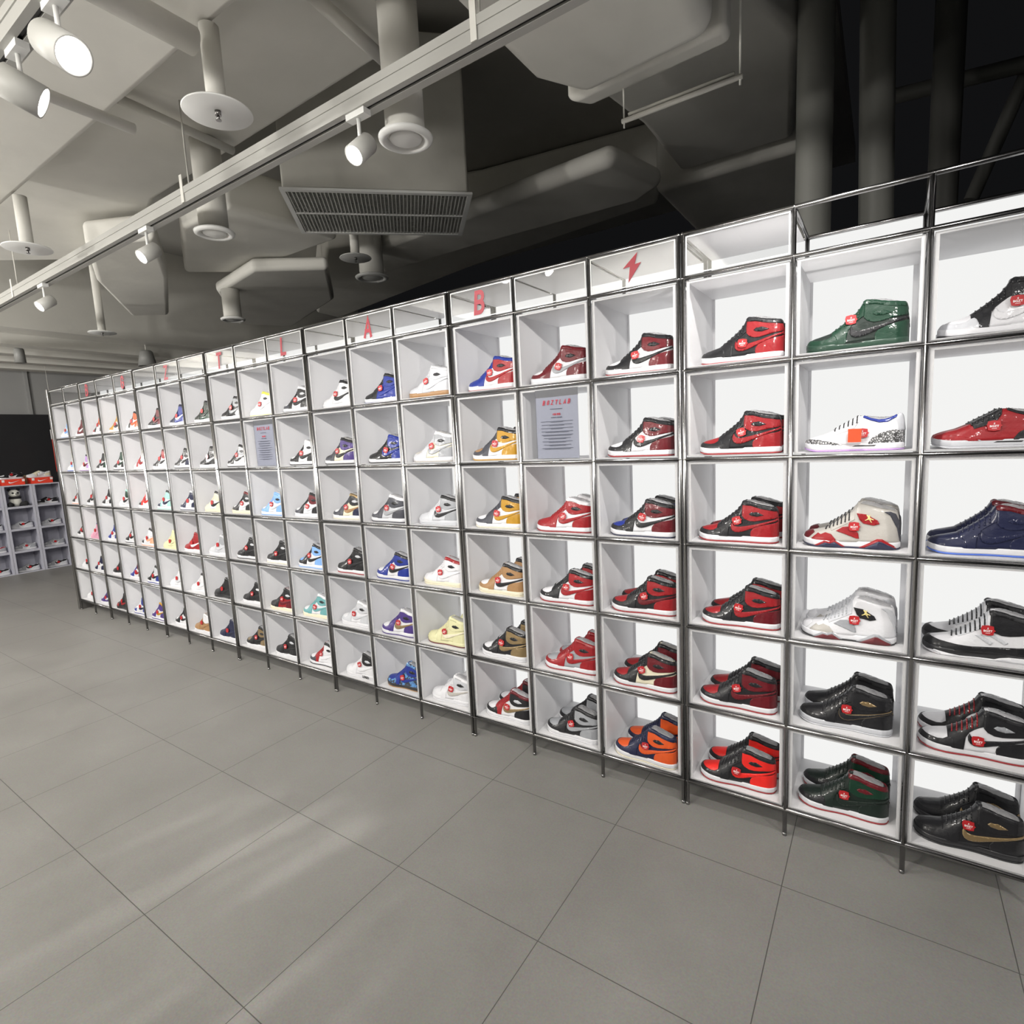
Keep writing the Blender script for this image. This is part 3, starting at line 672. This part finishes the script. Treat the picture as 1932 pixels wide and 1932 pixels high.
for r in range(1, 7):
    for i in range(18):
        if (r, i) in ((2, 9), (2, 15)): continue
        code = ROWS[r][i]
        jx = random.uniform(-.006, .006)
        x = cl(i) + .011 + .026 + jx + (.004 if i > 13 else 0); z = rz(r + 1) + .0135; y = .070 + random.uniform(-.006, .012)
        rot = random.uniform(-.05, .03) - (.05 if (r, i) == (6, 16) else 0)
        kw = {}
        if (i, r) == (12, 6): kw['over'] = {k: camo_mat() for k in ('Q', 'toe', 'heel', 'col')}
        if (i, r) == (9, 1): kw['over'] = {'str': leather('L')}
        lb = '%s high-top sneaker, %s, %s' % (cname(code), ROWW[r], COLW[i])
        if i >= 13: lb = 'front ' + lb
        det = i >= 8
        sneaker((x, y, z), code, lb, group=GRP, rot=rot, detail=det, filmed=(i >= 10 or r > 3), taprot=random.uniform(-.4, .4), tagpos=(random.uniform(.49, .56), random.uniform(.22, .29)), tagged=(i, r) != (13, 1) or True, wing=('L' if code[7] == 'K' else None) if i != 8 or r != 5 else 'W', **kw)
        if i >= 13:
            c2 = code
            if (i, r) == (16, 3): c2 = 'NWKBKWBBKK'
            dx = random.uniform(-.004, .012)
            sneaker((x + dx, y + .118, z), c2, 'rear ' + lb[6:], group=GRP, rot=random.uniform(-.02, .02), tagged=False, detail=False)
# writing on one midsole
o = link('sole_writing', uni(text_mesh('LOGO', .020, .0008, .0006)), None, None); o.data.materials.clear(); o.data.materials.append(BLACK)
for t_ in list(COL.objects):
    if t_.get('label', '').startswith('white and black high-top sneaker, bottom row, between the letters L and A'):
        o.parent = t_; o.location = (.205, -.0455, .014)
# notices
PAPER = pmat('notice_paper', (.74, .78, .88), .6, var=.01); INK = pmat('ink_grey', (.08, .09, .13), .7); INKR = pmat('ink_red', (.45, .02, .04), .7)
for i, lb in ((15, 'framed notice sheet with red heading, second row, left of the bolt column'), (9, 'framed notice sheet with red heading, second row, between letters T and L')):
    x0 = cl(i) + .011; zc = rz(3) + .010
    t = empty('notice_sheet', (x0 + (.185 if i == 15 else .232), -.004, zc + .155), lb, 'notice', 'notices hung on display boxes')
    bm = bmesh.new(); box(bm, (-.105, 0, -.15), (.105, .002, .15)); link('acrylic_sleeve', tomesh(bm, 'acrylic_sleeve'), clear('grey_acrylic', .9, (.8, .8, .82)), t)
    bm = bmesh.new(); box(bm, (-.105, .0022, .118), (.105, .004, .15)); link('top_strip', tomesh(bm, 'top_strip'), pmat('grey_strip', (.3, .31, .31), .4), t)
    bm = bmesh.new(); box(bm, (-.103, .0022, -.148), (.103, .003, .117)); link('paper', tomesh(bm, 'paper'), PAPER, t)
    o = link('heading', strokes('BGZTLAB', .0165, .21, .0006, .3, 1.25), INKR, t, (.002, -.0012, .094))
    o = link('subheading', uni(text_mesh('사용 방법', .010, .0003, .0003)), None, t, (0, -.001, .042)); o.data.materials.clear(); o.data.materials.append(INKR)
    o = link('subheading', uni(text_mesh('a store manual', .009, .0003, .0002)), None, t, (0, -.001, .030)); o.data.materials.clear(); o.data.materials.append(INK)
    bm = bmesh.new()
    box(bm, (-.03, -.0012, .0645), (.03, -.0006, .067))
    rr = random.Random(i)
    for k in range(9):
        z = .012 - k * .0145; a = rr.uniform(.062, .08); b = rr.uniform(.03, .07)
        box(bm, (-a, -.0012, z), (a, -.0006, z + .0017)); box(bm, (-b, -.0012, z - .0035), (b, -.0006, z - .0018))
    link('text_lines', tomesh(bm, 'text_lines'), INK, t)
# special column 18 and 19
def sp(i, r, code, desc, kind, pair=True, **kw):
    x = cl(i) + .011 + (.026 if i == 18 else .022); z = rz(r + 1) + .0135; y = .085
    nm = kw.pop('name', 'high_top_sneaker'); dy = kw.pop('dy', .118); dx = kw.pop('dx', .004); rot = kw.pop('rot', 0); rtag = dict(kw); rtag['tagged'] = False
    pl = '%s, %s' % (ROWW[r], COLW[i])
    sneaker((x, y, z), code, 'front %s, %s' % (desc, pl), kind, GRP, rot, name=nm, **kw)
    if pair: sneaker((x + dx, y + dy, z), code, 'rear %s, %s' % (desc, pl), kind, GRP, 0, name=nm, **rtag)
sp(18, 1, 'GGGgGgGGGK', 'dark green boot-like sneaker', 'high', wing='G', tagpos=(.46, .33), over={'out': rubber('G'), 'str': leather('K')})
sp(18, 2, 'lWWWWWWWBK', 'white low-cut sneaker with cracked print', 'mid', name='low_cut_sneaker', tagpos=(.60, .2), laces='K', wing='L', over={'toe': print_mat(), 'heel': print_mat(), 'col': leather('B')})
sp(18, 3, 'RWMRssSRsR', 'beige and red layered sneaker', 'seven', laces='K', tagpos=(.55, .26), over={'out': rubber('N'), 'wng': pmat('gold_badge', (.75, .62, .25), .4, .4), 'wdg': rubber('N'), 'heel': leather('Z')})
sp(18, 4, 'RWWsLWLKMS', 'white and silver layered sneaker', 'seven', laces='L', tagpos=(.58, .27), over={'out': rubber('K'), 'wng': pmat('gold_badge', (.75, .62, .25), .4, .4), 'wdg': rubber('M')})
sp(18, 5, 'LLKKKKKKKK', 'black sneaker with gold emblem', 'high', wing='X')
sp(18, 6, 'RWKggggGMg', 'blackish green sneaker with maroon collar rim', 'high', wing='M')
sp(19, 1, 'KWLWKWWKKW', 'white sneaker with black sole stripe', 'high', laces='K', tagpos=(.62, .3), over={'heel': leather('K')})
sp(19, 2, 'LLRRKRKKKR', 'red low-cut sneaker with grey sole', 'mid', name='low_cut_sneaker', tagpos=(.5, .22), laces='K', over={'heel': leather('K'), 'wng': leather('K')})
sp(19, 3, 'bWNNNNNNMM', 'glossy navy sneaker with blue sole', 'high', tagged=False, wing='N', over={'str': leather('N')})
sp(19, 4, 'WKKWLWKKKL', 'white sneaker with black glossy guard', 'nine', laces='K', tagpos=(.56, .33))
sp(19, 5, 'RWKWKWKKKK', 'black and white sneaker with red laces', 'high', laces='R', tagpos=(.53, .2))
sp(19, 6, 'KKKKKKKKKX', 'black sneaker with gold stripe', 'high', wing='X', tagpos=(.50, .3))
# gold outline on the black sneaker stripe, orange card on the white low-cut one
bm = bmesh.new(); box(bm, (-.019, 0, -.022), (.019, .0012, .022))
ORC = tomesh(bm, 'orange_card')
for t_ in list(COL.objects):
    if t_.get('label', '').startswith('front white low-cut sneaker'):
        g = link('orange_card', ORC, pmat('orange_card', (.85, .10, .02), .35, coat=.6), t_, (.150, -.062, .052))
        bm = bmesh.new(); box(bm, (-.024, -.0006, -.026), (.024, -.0002, .026)); link('clear_sleeve', tomesh(bm, 'clear_sleeve'), clear('sleeve', .9), g)
    if t_.get('label', '').startswith('front black sneaker with gold emblem'):
        m_ = panel_mesh(PH, P_STR, .0115, both=False); g = link('stripe_edge', m_, leather('X'), t_); g.scale = (1.0, 1.004, 1.0)
        for ch in t_.children:
            if ch.name.startswith('side_stripe'): ch.data = panel_mesh(PH, [(x * .98 + .012 if x < .9 else x, z + (.004 if k < 10 else -.004)) for k, (x, z) in enumerate(P_STR)], .015, both=False); ch.data.materials.append(WHITE); setmat(ch, leather('K'))
# ------------------------------------------------------------------ far stack of cubes with low sneakers
FX = -9.45
bm = bmesh.new(); cw, chh, cd = .332, .312, .36; q = .006
box(bm, (-cd, 0, 0), (0, q, chh)); box(bm, (-cd, cw - q, 0), (0, cw, chh)); box(bm, (-cd, q, 0), (0, cw - q, q)); box(bm, (-cd, q, chh - q), (0, cw - q, chh)); box(bm, (-cd, q, q), (-cd + .004, cw - q, chh - q))
box(bm, (0, 0, 0), (.003, .028, chh)); box(bm, (0, cw - .028, 0), (.003, cw, chh)); box(bm, (0, .028, chh - .016), (.003, cw - .028, chh)); box(bm, (0, .028, 0), (.003, cw - .028, .012))
CUBE = tomesh(bm, 'storage_cube')
m, nt, b = nodes('lilac_frosted_plastic'); b.inputs['Base Color'].default_value = (.74, .74, .82, 1); b.inputs['Roughness'].default_value = .3
tt = N(nt, 'ShaderNodeBsdfTranslucent'); tt.inputs[0].default_value = (.8, .8, .88, 1); mx = N(nt, 'ShaderNodeMixShader'); mx.inputs[0].default_value = .4
nt.links.new(b.outputs[0], mx.inputs[1]); nt.links.new(tt.outputs[0], mx.inputs[2]); nt.links.new(mx.outputs[0], nt.nodes['Material Output'].inputs[0])
CUBE.materials.append(m)
ROWF = ['bottom row', 'second row from the floor', 'third row from the floor', 'top row']
COLF = ['left column', 'middle column', 'right column']
ysf = [-.055, .28, .615]
LOWC = {(2, 3): 'WWKWKWKKKK', (1, 2): 'WWLWLWLLLK', (2, 2): 'WWLWLWLLLK', (1, 1): 'WWSWSWSSSS', (2, 1): 'WWSWSWSSSS', (1, 0): 'WWSWSWLSKK', (2, 0): 'WWSWSWLSKK', (0, 2): 'WWLWKWLKKK', (0, 1): 'WWSWSWSSSR', (0, 0): 'WWSWSWLSKK'}
for ci in range(3):
    for ri in range(4):
        o = link('storage_cube', CUBE, None, None, (FX, ysf[ci], ri * .313)); tag(o, 'frosted lilac storage cube on the far stack, %s, %s' % (ROWF[ri], COLF[ci]), 'storage cube', 'stacked storage cubes at the far left')
        if (ci, ri) in LOWC:
            c = LOWC[(ci, ri)]
            sneaker((FX - .13, ysf[ci] + .025, ri * .313 + .007), c, '%s low-top sneaker in far cube, %s, %s' % (cname(c), ROWF[ri], COLF[ci]), 'low', 'low-top sneakers in the far storage cubes', math.pi / 2, name='low_top_sneaker', detail=False, tagpos=(.58, .2))
# panda plush
t = empty('panda_plush', (FX - .13, .28 + .16, 3 * .313 + .007), 'black and white panda plush sitting in the far top storage cube', 'plush toy', rot=0)
FW = pmat('white_fur', (.72, .72, .66), .95, bump=.6, bscale=120); FK = pmat('black_fur', (.02, .02, .022), .95, bump=.6, bscale=120)
bm = bmesh.new(); ball(bm, (0, 0, .07), .07, (.85, 1, 1.05), 20, 14); link('torso', tomesh(bm, 'torso'), FW, t)
bm = bmesh.new(); ball(bm, (.01, -.005, .185), .062, (.9, 1.05, .92), 20, 14); ball(bm, (.058, -.005, .172), .026, (.9, 1, .8), 14, 10); link('head', tomesh(bm, 'head'), FW, t)
bm = bmesh.new(); ball(bm, (.0, 0, .125), .072, (.85, 1.0, .42), 20, 12); link('shoulder_band', tomesh(bm, 'shoulder_band'), FK, t)
for sy in (-1, 1):
    bm = bmesh.new(); ball(bm, (.0, -.005 + sy * .05, .24), .022, (.6, 1, 1)); link('ear', tomesh(bm, 'ear'), FK, t)
    bm = bmesh.new(); ball(bm, (.062, -.005 + sy * .027, .193), .014, (.5, 1, .9)); link('eye_patch', tomesh(bm, 'eye_patch'), FK, t)
    bm = bmesh.new(); tube(bm, (.02, sy * .05, .03), (.09, sy * .085, .032), .03, .028); ball(bm, (.09, sy * .085, .034), .034, (.7, 1, 1.1)); link('foot', tomesh(bm, 'foot'), FK, t)
bm = bmesh.new(); ball(bm, (.083, -.005, .178), .009, (.6, 1, .7)); link('nose', tomesh(bm, 'nose'), FK, t)
# boxes on top of the stack
OR = pmat('red_orange_card', (.80, .055, .025), .5, var=.02); KRAFT = pmat('kraft_card', (.45, .33, .20), .7)
ZT = 4 * .313
def shoebox(y0, wdt, lb):
    t = empty('shoe_box', (FX - .14, y0, ZT), lb, 'shoe box', 'shoe boxes on top of the far cubes')
    bm = bmesh.new(); box(bm, (-.17, 0, 0), (.11, wdt, .075)); link('carton', tomesh(bm, 'carton'), OR, t)
    bm = bmesh.new(); box(bm, (-.175, -.004, .055), (.115, wdt + .004, .082)); link('lid', tomesh(bm, 'lid'), OR, t)
    prof = [(-.05, .012), (-.055, -.002), (-.045, -.014), (-.02, -.012), (.07, .022), (-.015, .0), (-.035, .0)]
    bm = bmesh.new(); a = [bm.verts.new((.1162, wdt / 2 + x, .04 + z)) for x, z in prof]; f = bm.faces.new(a)
    e = bmesh.ops.extrude_face_region(bm, geom=[f]); [setattr(v, 'co', v.co + Vector((.001, 0, 0))) for v in e['geom'] if isinstance(v, bmesh.types.BMVert)]
    link('stripe_logo', tomesh(bm, 'stripe_logo'), pmat('white_print', (.85, .8, .8), .6), t)
    for sy in (0, 1):
        bm = bmesh.new(); box(bm, (.1152, sy * (wdt - .03), .045), (.1168, sy * (wdt - .03) + .03, .078)); link('label_sticker', tomesh(bm, 'label_sticker'), WHITE, t)
shoebox(.30, .25, 'red shoe box on the far cubes above the panda plush')
shoebox(.63, .24, 'red shoe box on the far cubes at the rack end')
shoebox(-.04, .25, 'red shoe box on the far cubes at the left picture edge')
t = tag(link('carton', (lambda bm: (box(bm, (-.36, 0, 0), (-.12, .22, .12)), tomesh(bm, 'carton'))[1])(bmesh.new()), KRAFT, None, (FX - .1, .47, ZT)), 'plain kraft carton behind the two red shoe boxes', 'carton')
sneaker((FX - .12, .28, ZT + .083), 'WWKWKWKKKK', 'black and white low-top sneaker on the shoe box above the panda', 'low', 'low-top sneakers on the far shoe boxes', math.pi / 2, name='low_top_sneaker', detail=False)
sneaker((FX - .12, .60, ZT + .083), 'WWWWCWCCWW', 'cream white low-top sneaker on the shoe box at the rack end', 'low', 'low-top sneakers on the far shoe boxes', math.pi / 2, name='low_top_sneaker', detail=False, tagged=False)
# black glossy panel on the far wall, pale wall strips
m, nt, b = nodes('black_gloss_panel'); b.inputs['Base Color'].default_value = (.03, .03, .032, 1); b.inputs['Roughness'].default_value = .2
tc = N(nt, 'ShaderNodeTexCoord'); n = N(nt, 'ShaderNodeTexNoise'); n.inputs['Scale'].default_value = 1.3; nt.links.new(tc.outputs['Object'], n.inputs['Vector'])
bp = N(nt, 'ShaderNodeBump'); bp.inputs['Strength'].default_value = .5; bp.inputs['Distance'].default_value = .06; nt.links.new(n.outputs['Fac'], bp.inputs['Height']); nt.links.new(bp.outputs['Normal'], b.inputs['Normal'])
bm = bmesh.new(); box(bm, (-10.40, -3, .0), (-10.33, 2.4, 2.29)); tag(link('wall_panel', tomesh(bm, 'wall_panel'), m), 'glossy black panel covering the lower far wall', 'wall panel')
bm = bmesh.new(); box(bm, (-10.40, .98, 2.29), (-10.36, 1.02, 3.02)); o = struct('trim_1', bm, WALLM)
t = empty('hanging_banner', (-9.6, .97, 1.4), 'narrow red banner hanging beside the left end of the rack', 'banner')
bm = bmesh.new(); box(bm, (0, 0, 0), (.01, .10, .48)); link('cloth', tomesh(bm, 'cloth'), OR, t)
bm = bmesh.new(); box(bm, (-.002, -.005, .48), (.012, .105, .62)); link('white_top', tomesh(bm, 'white_top'), WHITE, t)
bm = bmesh.new(); tube(bm, (.005, .05, .62), (.005, .05, 1.618), .003, n=8); link('cord', tomesh(bm, 'cord'), PAINT, t)
# ------------------------------------------------------------------ ceiling services
def duct(pts, z0, z1, lb, mat=PAINT, r=.04, nm='air_duct'):
    bm = bmesh.new(); prism(bm, pts, z0, z1); o = link(nm, tomesh(bm, nm), mat); bev(o, r, 4)
    for p in o.data.polygons: p.use_smooth = True
    o.modifiers['bevel'].harden_normals = True
    tag(o, lb, 'duct', 'painted ducts under the ceiling'); return o
duct([(-3.9, -6.5), (-.65, -6.5), (-.65, -.83), (-3.9, -.83)], 3.1, 3.5, 'broad painted duct at the upper left of the picture')
duct([(-6.4, -.82), (-.64, -.82), (-.64, -.45), (-1.3, -.10), (-3.6, -.07), (-4.6, .25), (-5.3, .1)], 3.3, 3.6, 'wide flat painted duct above the left half of the track')
duct([(-5.12, .1), (-6.25, .82), (-5.96, 1.08), (-4.58, .44), (-3.7, -.05), (-4.2, -.3)], 3.08, 3.26, 'stepped painted duct end left of the first ring vents')
duct([(-3.71, .14), (-4.74, .67), (-4.37, 1.02), (-3.05, 1.04), (-3.06, .62), (-3.12, .16)], 3.2, 3.5, 'painted duct box left of the air conditioner')
duct([(-3.9, .8), (-4.74, .95), (-5.9, 1.84), (-5.6, 2.38), (-4.2, 1.9), (-3.4, 1.2)], 3.08, 3.19, 'curved duct section low behind the rack letters T and Z')
duct([(-4.37, 1.99), (-2.72, 2.61), (-1.03, 2.89), (-1.19, 3.25), (-3.52, 3.53), (-6.85, 4.18), (-6.79, 3.7)], 3.65, 4.19, 'darker deep duct behind the last letter B')
duct([(-3.32, 1.62), (-.89, 1.5), (-.74, 2.08), (-.98, 2.24), (-2.51, 2.18), (-3.77, 2.19)], 3.3, 3.44, 'long round-edged duct right of the air conditioner', r=.08)
duct([(-.62, -1.6), (.07, -1.6), (.07, .24), (-.49, .28), (-.62, .05)], 3.0, 3.35, 'large ribbed duct end at the upper right', r=.07)
duct([(-.60, .295), (.10, .255), (.10, .36), (-.52, .40)], 3.03, 3.4, 'flange band of the large ribbed duct', r=.03)
duct([(-.85, .78), (.06, .71), (.22, 1.3), (.06, 2.42), (-.72, 2.42), (-.72, 1.6)], 3.5, 3.8, 'dark flat duct behind the hanging bracket', r=.05)
duct([(-.95, 2.5), (.12, 2.5), (.12, 4.3), (-.95, 4.3)], 3.45, 4.19, 'rearmost dark duct above the rack', r=.05)
# far ceiling beams
for k, x in enumerate((-10.0, -9.3, -8.6, -7.9)):
    bm = bmesh.new(); box(bm, (x, -5, 2.90), (x + .22, 4.5, 3.02)); o = link('ceiling_beam', tomesh(bm, 'ceiling_beam'), PAINT2)
    tag(o, ['far painted beam next to the left wall', 'second painted beam from the left wall', 'third painted beam from the left wall', 'nearest painted beam of the low ceiling'][k], 'beam', 'painted beams of the low ceiling')
# conduits
def rod(nm, p, q, r, lb, mat=PAINT, cat='pipe', grp=None):
    p = Vector(p); q = Vector(q)
    bm = bmesh.new(); tube(bm, (0, 0, 0), q - p, r, n=20); o = link(nm, tomesh(bm, nm), mat, None, p); return tag(o, lb, cat, grp)
rod('pipe', (-1.43, -1.6, 2.99), (-1.43, -.93, 2.99), .045, 'fat painted conduit under the broad left duct')
rod('pipe', (-2.44, -.75, 3.24), (-2.48, -.16, 3.24), .022, 'thin painted conduit crossing below the disc')
rod('pipe', (-1.20, -.62, 3.24), (-1.26, -.15, 3.24), .028, 'painted conduit crossing above the second spotlight')
rod('pipe', (-1.97, -2.2, 2.90), (-2.00, -.9, 2.90), .022, 'square-ended conduit beside the twin spotlights')
# discs with sprinkler heads
DM = None
def disc(x, y, z, lb, zt=4.2):
    t = empty('sprinkler_disc', (x, y, z), lb, 'sprinkler', 'round sprinkler heat plates')
    bm = bmesh.new(); lathe(bm, [(.0001, .012), (.06, .010), (.118, .004), (.121, 0), (.118, -.003), (.0001, .006)], 40); link('plate', tomesh(bm, 'plate'), WHITE, t)
    bm = bmesh.new(); tube(bm, (0, 0, .01), (0, 0, zt - z), .034, n=20); link('drop_pipe', tomesh(bm, 'drop_pipe'), PAINT, t)
    bm = bmesh.new(); tube(bm, (0, 0, .004), (0, 0, -.012), .011); tube(bm, (0, 0, -.012), (0, 0, -.026), .005); tube(bm, (0, 0, -.026), (0, 0, -.029), .010); link('sprinkler_head', tomesh(bm, 'sprinkler_head'), STEEL, t)
disc(-1.456, -.853, 2.8, 'large white sprinkler disc left of the air conditioner', 3.09)
disc(-3.604, -.825, 2.8, 'white sprinkler disc near the left picture edge', 3.09)
disc(-2.827, .998, 3.0, 'small white sprinkler disc below the air conditioner grille')
disc(-5.9, .388, 2.8, 'farthest white sprinkler disc above the rack', 4.2)
def ring(x, y, z, lb, s=1.0, zt=3.29):
    t = empty('ring_vent', (x, y, z), lb, 'air vent', 'round ring air vents')
    bm = bmesh.new(); lathe(bm, [(.070 * s, .02), (.070 * s, .012), (.075 * s, -.006), (.092 * s, -.012), (.106 * s, -.004), (.108 * s, .006), (.095 * s, .014), (.08 * s, .02)], 40); link('outer_ring', tomesh(bm, 'outer_ring'), WHITE, t)
    bm = bmesh.new(); lathe(bm, [(.0001, -.008), (.05 * s, -.008), (.062 * s, -.003), (.063 * s, .003), (.0001, .006)], 32); link('centre_disc', tomesh(bm, 'centre_disc'), WHITE, t)
    bm = bmesh.new(); tube(bm, (0, 0, .008), (0, 0, zt - z), .078 * s, n=32); link('drop_duct', tomesh(bm, 'drop_duct'), PAINT, t)
ring(-.985, -.355, 2.75, 'ring vent in front of the air conditioner')
ring(-2.597, -.253, 2.8, 'ring vent above the letter T on the left duct')
ring(-4.54, .966, 2.8, 'ring vent low above the letter Z', 1.0, 3.07)
ring(-3.20, 1.51, 3.03, 'ring vent below the air conditioner beside the small disc', 1.35, 4.19)
# air conditioner
ang = math.atan2(.815, .842)
t = empty('air_conditioner', (-2.431, .082, 3.1), 'ceiling air conditioner with wrapped casing and black slotted grille', 'air conditioner', rot=ang)
bm = bmesh.new(); box(bm, (.01, .03, .025), (1.15, .72, .95)); o = link('casing', tomesh(bm, 'casing'), pmat('wrapped_casing', (.60, .585, .53), .7, bump=.7, bscale=5, var=.06), t); bev(o, .015, 3)
bm = bmesh.new()
for a in (((0, 0, 0), (1.17, .03, .014)), ((0, .69, 0), (1.17, .72, .014)), ((0, .03, 0), (.03, .69, .014)), ((1.14, .03, 0), (1.17, .69, .014)), ((.03, .35, 0), (1.14, .365, .010))): box(bm, *a)
link('grille_frame', tomesh(bm, 'grille_frame'), WHITE, t)
bm = bmesh.new(); box(bm, (.03, .03, .018), (1.14, .69, .024)); link('grille_back', tomesh(bm, 'grille_back'), BLACK, t)
bm = bmesh.new()
for k in range(46):
    x = .037 + k * .024; box(bm, (x, .03, .002), (x + .0062, .69, .014))
for k in range(44):
    y = .036 + k * .015; box(bm, (.03, y, .012), (1.14, y + .002, .016))
link('grille_slats', tomesh(bm, 'grille_slats'), pmat('grey_slats', (.6, .6, .57), .5), t)
# tracks
TRK = pmat('track_paint', (.42, .415, .39), .5, var=.03)
def track(x0, x1, y, z, lb, susp):
    t = empty('lighting_track', (x0, y, z), lb, 'lighting track', 'painted lighting tracks')
    L = x1 - x0
    bm = bmesh.new()
    box(bm, (0, -.036, .012), (L, .036, .042)); box(bm, (0, -.036, 0), (L, -.012, .012)); box(bm, (0, .004, 0), (L, .036, .012)); link('rail', tomesh(bm, 'rail'), TRK, t)
    bm = bmesh.new(); box(bm, (0, -.012, .008), (L, .004, .011)); link('slot', tomesh(bm, 'slot'), BLACK, t)
    bm = bmesh.new(); box(bm, (0, -.040, .042), (L, .040, .072)); link('cable_channel', tomesh(bm, 'cable_channel'), TRK, t)
    for sx in susp:
        bm = bmesh.new(); tube(bm, (sx - x0, 0, .07), (sx - x0, 0, ((2.99 if -.6 < sx < .1 else 3.29) if y > -1 else 3.09) - z), .004, n=8); box(bm, (sx - x0 - .012, -.042, .0), (sx - x0 + .012, -.038, .13)); link('suspension_rod', tomesh(bm, 'suspension_rod'), PAINT, t)
track(-7.0, 2.2, -.52, 2.8, 'long white lighting track running above the sneaker rack', (-4.9, -2.32, -.48, 1.2))
track(-2.6, .8, -1.37, 2.85, 'short lighting track at the top left corner', (-2.0, 0))
LENS = emis('lamp_glow', (1, .97, .93), 40)
def head(mount, aim, lb, power, ang_=70, L=.115, r=.038, lit=True, streaks=0):
    mount = Vector(mount); d = Vector(aim).normalized()
    t = empty('track_spotlight', mount, lb, 'spotlight', 'white track spotlights')
    bm = bmesh.new(); box(bm, (-.05, -.018, -.022), (.05, .018, 0)); link('adapter', tomesh(bm, 'adapter'), WHITE, t)
    c = Vector((0, 0, -.13))
    bm = bmesh.new(); tube(bm, (0, 0, -.02), c, .007); link('stem', tomesh(bm, 'stem'), WHITE, t)
    bm = bmesh.new(); m = Matrix.Translation(c) @ d.to_track_quat('Z', 'Y').to_matrix().to_4x4()
    lathe(bm, [(.0001, -L * .55), (r * .8, -L * .55), (r, -L * .48), (r, L * .45), (r * .9, L * .45), (r * .86, L * .36), (.0001, L * .36)], 28, m); link('lamp_head', tomesh(bm, 'lamp_head'), TRK, t)
    if lit:
        bm = bmesh.new(); lathe(bm, [(.0001, L * .37), (r * .84, L * .37), (r * .84, L * .40), (.0001, L * .40)], 28, m); link('lens', tomesh(bm, 'lens'), LENS, t)
        p = mount + c + d * (L * .47)
        if streaks: spot(p, (-1.2, -1.42, 0), power * 2.2, 34, .5, .03, streaks=streaks)
        else: spot(p, p + d, power, ang_, .6, .03)
head((-1.06, -.53, 2.8), (0, -.75, -.7), 'second lit spotlight, in front of the air conditioner grille', 60, streaks=1.0)
head((-2.80, -.53, 2.8), (0, -.8, -.6), 'lit spotlight left of the ring vents', 60)
head((-4.38, -.53, 2.8), (.1, -.8, -.6), 'farthest lit spotlight on the long track', 60)
head((.47, -.53, 2.84), (-.2, .75, -1), 'spotlight at the top picture edge over the pipes', 70)
head((-1.36, -1.37, 2.85), (.7, .1, -.5), 'large lit spotlight in the top left corner', 60, L=.15, r=.05)
head((-1.68, -1.37, 2.85), (.45, 1.0, -.5), 'lit spotlight turned sideways below the corner spotlight', 30, L=.12, r=.05)
# pendants
def pendant(x, y, z, r0, r1, h, lb):
    t = empty('pendant_lamp', (x, y, z), lb, 'pendant lamp')
    bm = bmesh.new(); lathe(bm, [(r1 * .9, .002), (r1, 0), (r0, h * .93), (r0 * .8, h), (.0001, h)], 24); link('shade', tomesh(bm, 'shade'), pmat('grey_enamel', (.25, .25, .24), .5), t)
    bm = bmesh.new(); tube(bm, (0, 0, h), (0, 0, max(.1, 3.02 - z)), .006); link('cord', tomesh(bm, 'cord'), PAINT, t)
pendant(-7.5, 1.48, 2.74, .075, .11, .2, 'grey bell-shaped pendant lamp above the letter G')
pendant(-8.0, .30, 2.74, .05, .055, .17, 'small grey cylinder pendant lamp at the left edge')
# pipes at right
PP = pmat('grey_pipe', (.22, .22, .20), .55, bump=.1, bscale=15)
rod('column_pipe', (.30, 1.25, 0), (.30, 1.25, 6), .083, 'fat grey vertical pipe behind the right end of the rack', PP, 'pipe', 'vertical pipes behind the rack')
rod('column_pipe', (.62, 1.5, 0), (.50, 1.5, 6), .078, 'leaning grey vertical pipe right of the fat pipe', PP, 'pipe', 'vertical pipes behind the rack')
PP = pmat('shaded_grey_pipe', (.10, .10, .092), .6, bump=.1, bscale=15)  # darker copy of the pipe grey; the void's dimness is put into the colour
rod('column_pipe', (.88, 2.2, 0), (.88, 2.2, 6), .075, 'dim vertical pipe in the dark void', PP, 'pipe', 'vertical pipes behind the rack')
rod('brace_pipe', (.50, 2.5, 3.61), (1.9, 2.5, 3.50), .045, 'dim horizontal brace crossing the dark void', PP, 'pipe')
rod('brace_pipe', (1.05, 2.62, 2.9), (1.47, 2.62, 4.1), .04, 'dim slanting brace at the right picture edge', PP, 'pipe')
# hanging bracket
t = empty('hanging_bracket', (-.36, .36, 2.9), 'hanging pipe bracket on thin rods at the upper right', 'bracket')
bm = bmesh.new(); tube(bm, (0, 0, 0), (.50, -.0, 0), .010); tube(bm, (.03, .0, .02), (.47, 0, .02), .006); link('cross_bar', tomesh(bm, 'cross_bar'), PAINT, t)
for x in (.01, .49):
    bm = bmesh.new(); tube(bm, (x, 0, -.03), (x, 0, .95), .004, n=8); link('hanger_rod', tomesh(bm, 'hanger_rod'), PAINT, t)
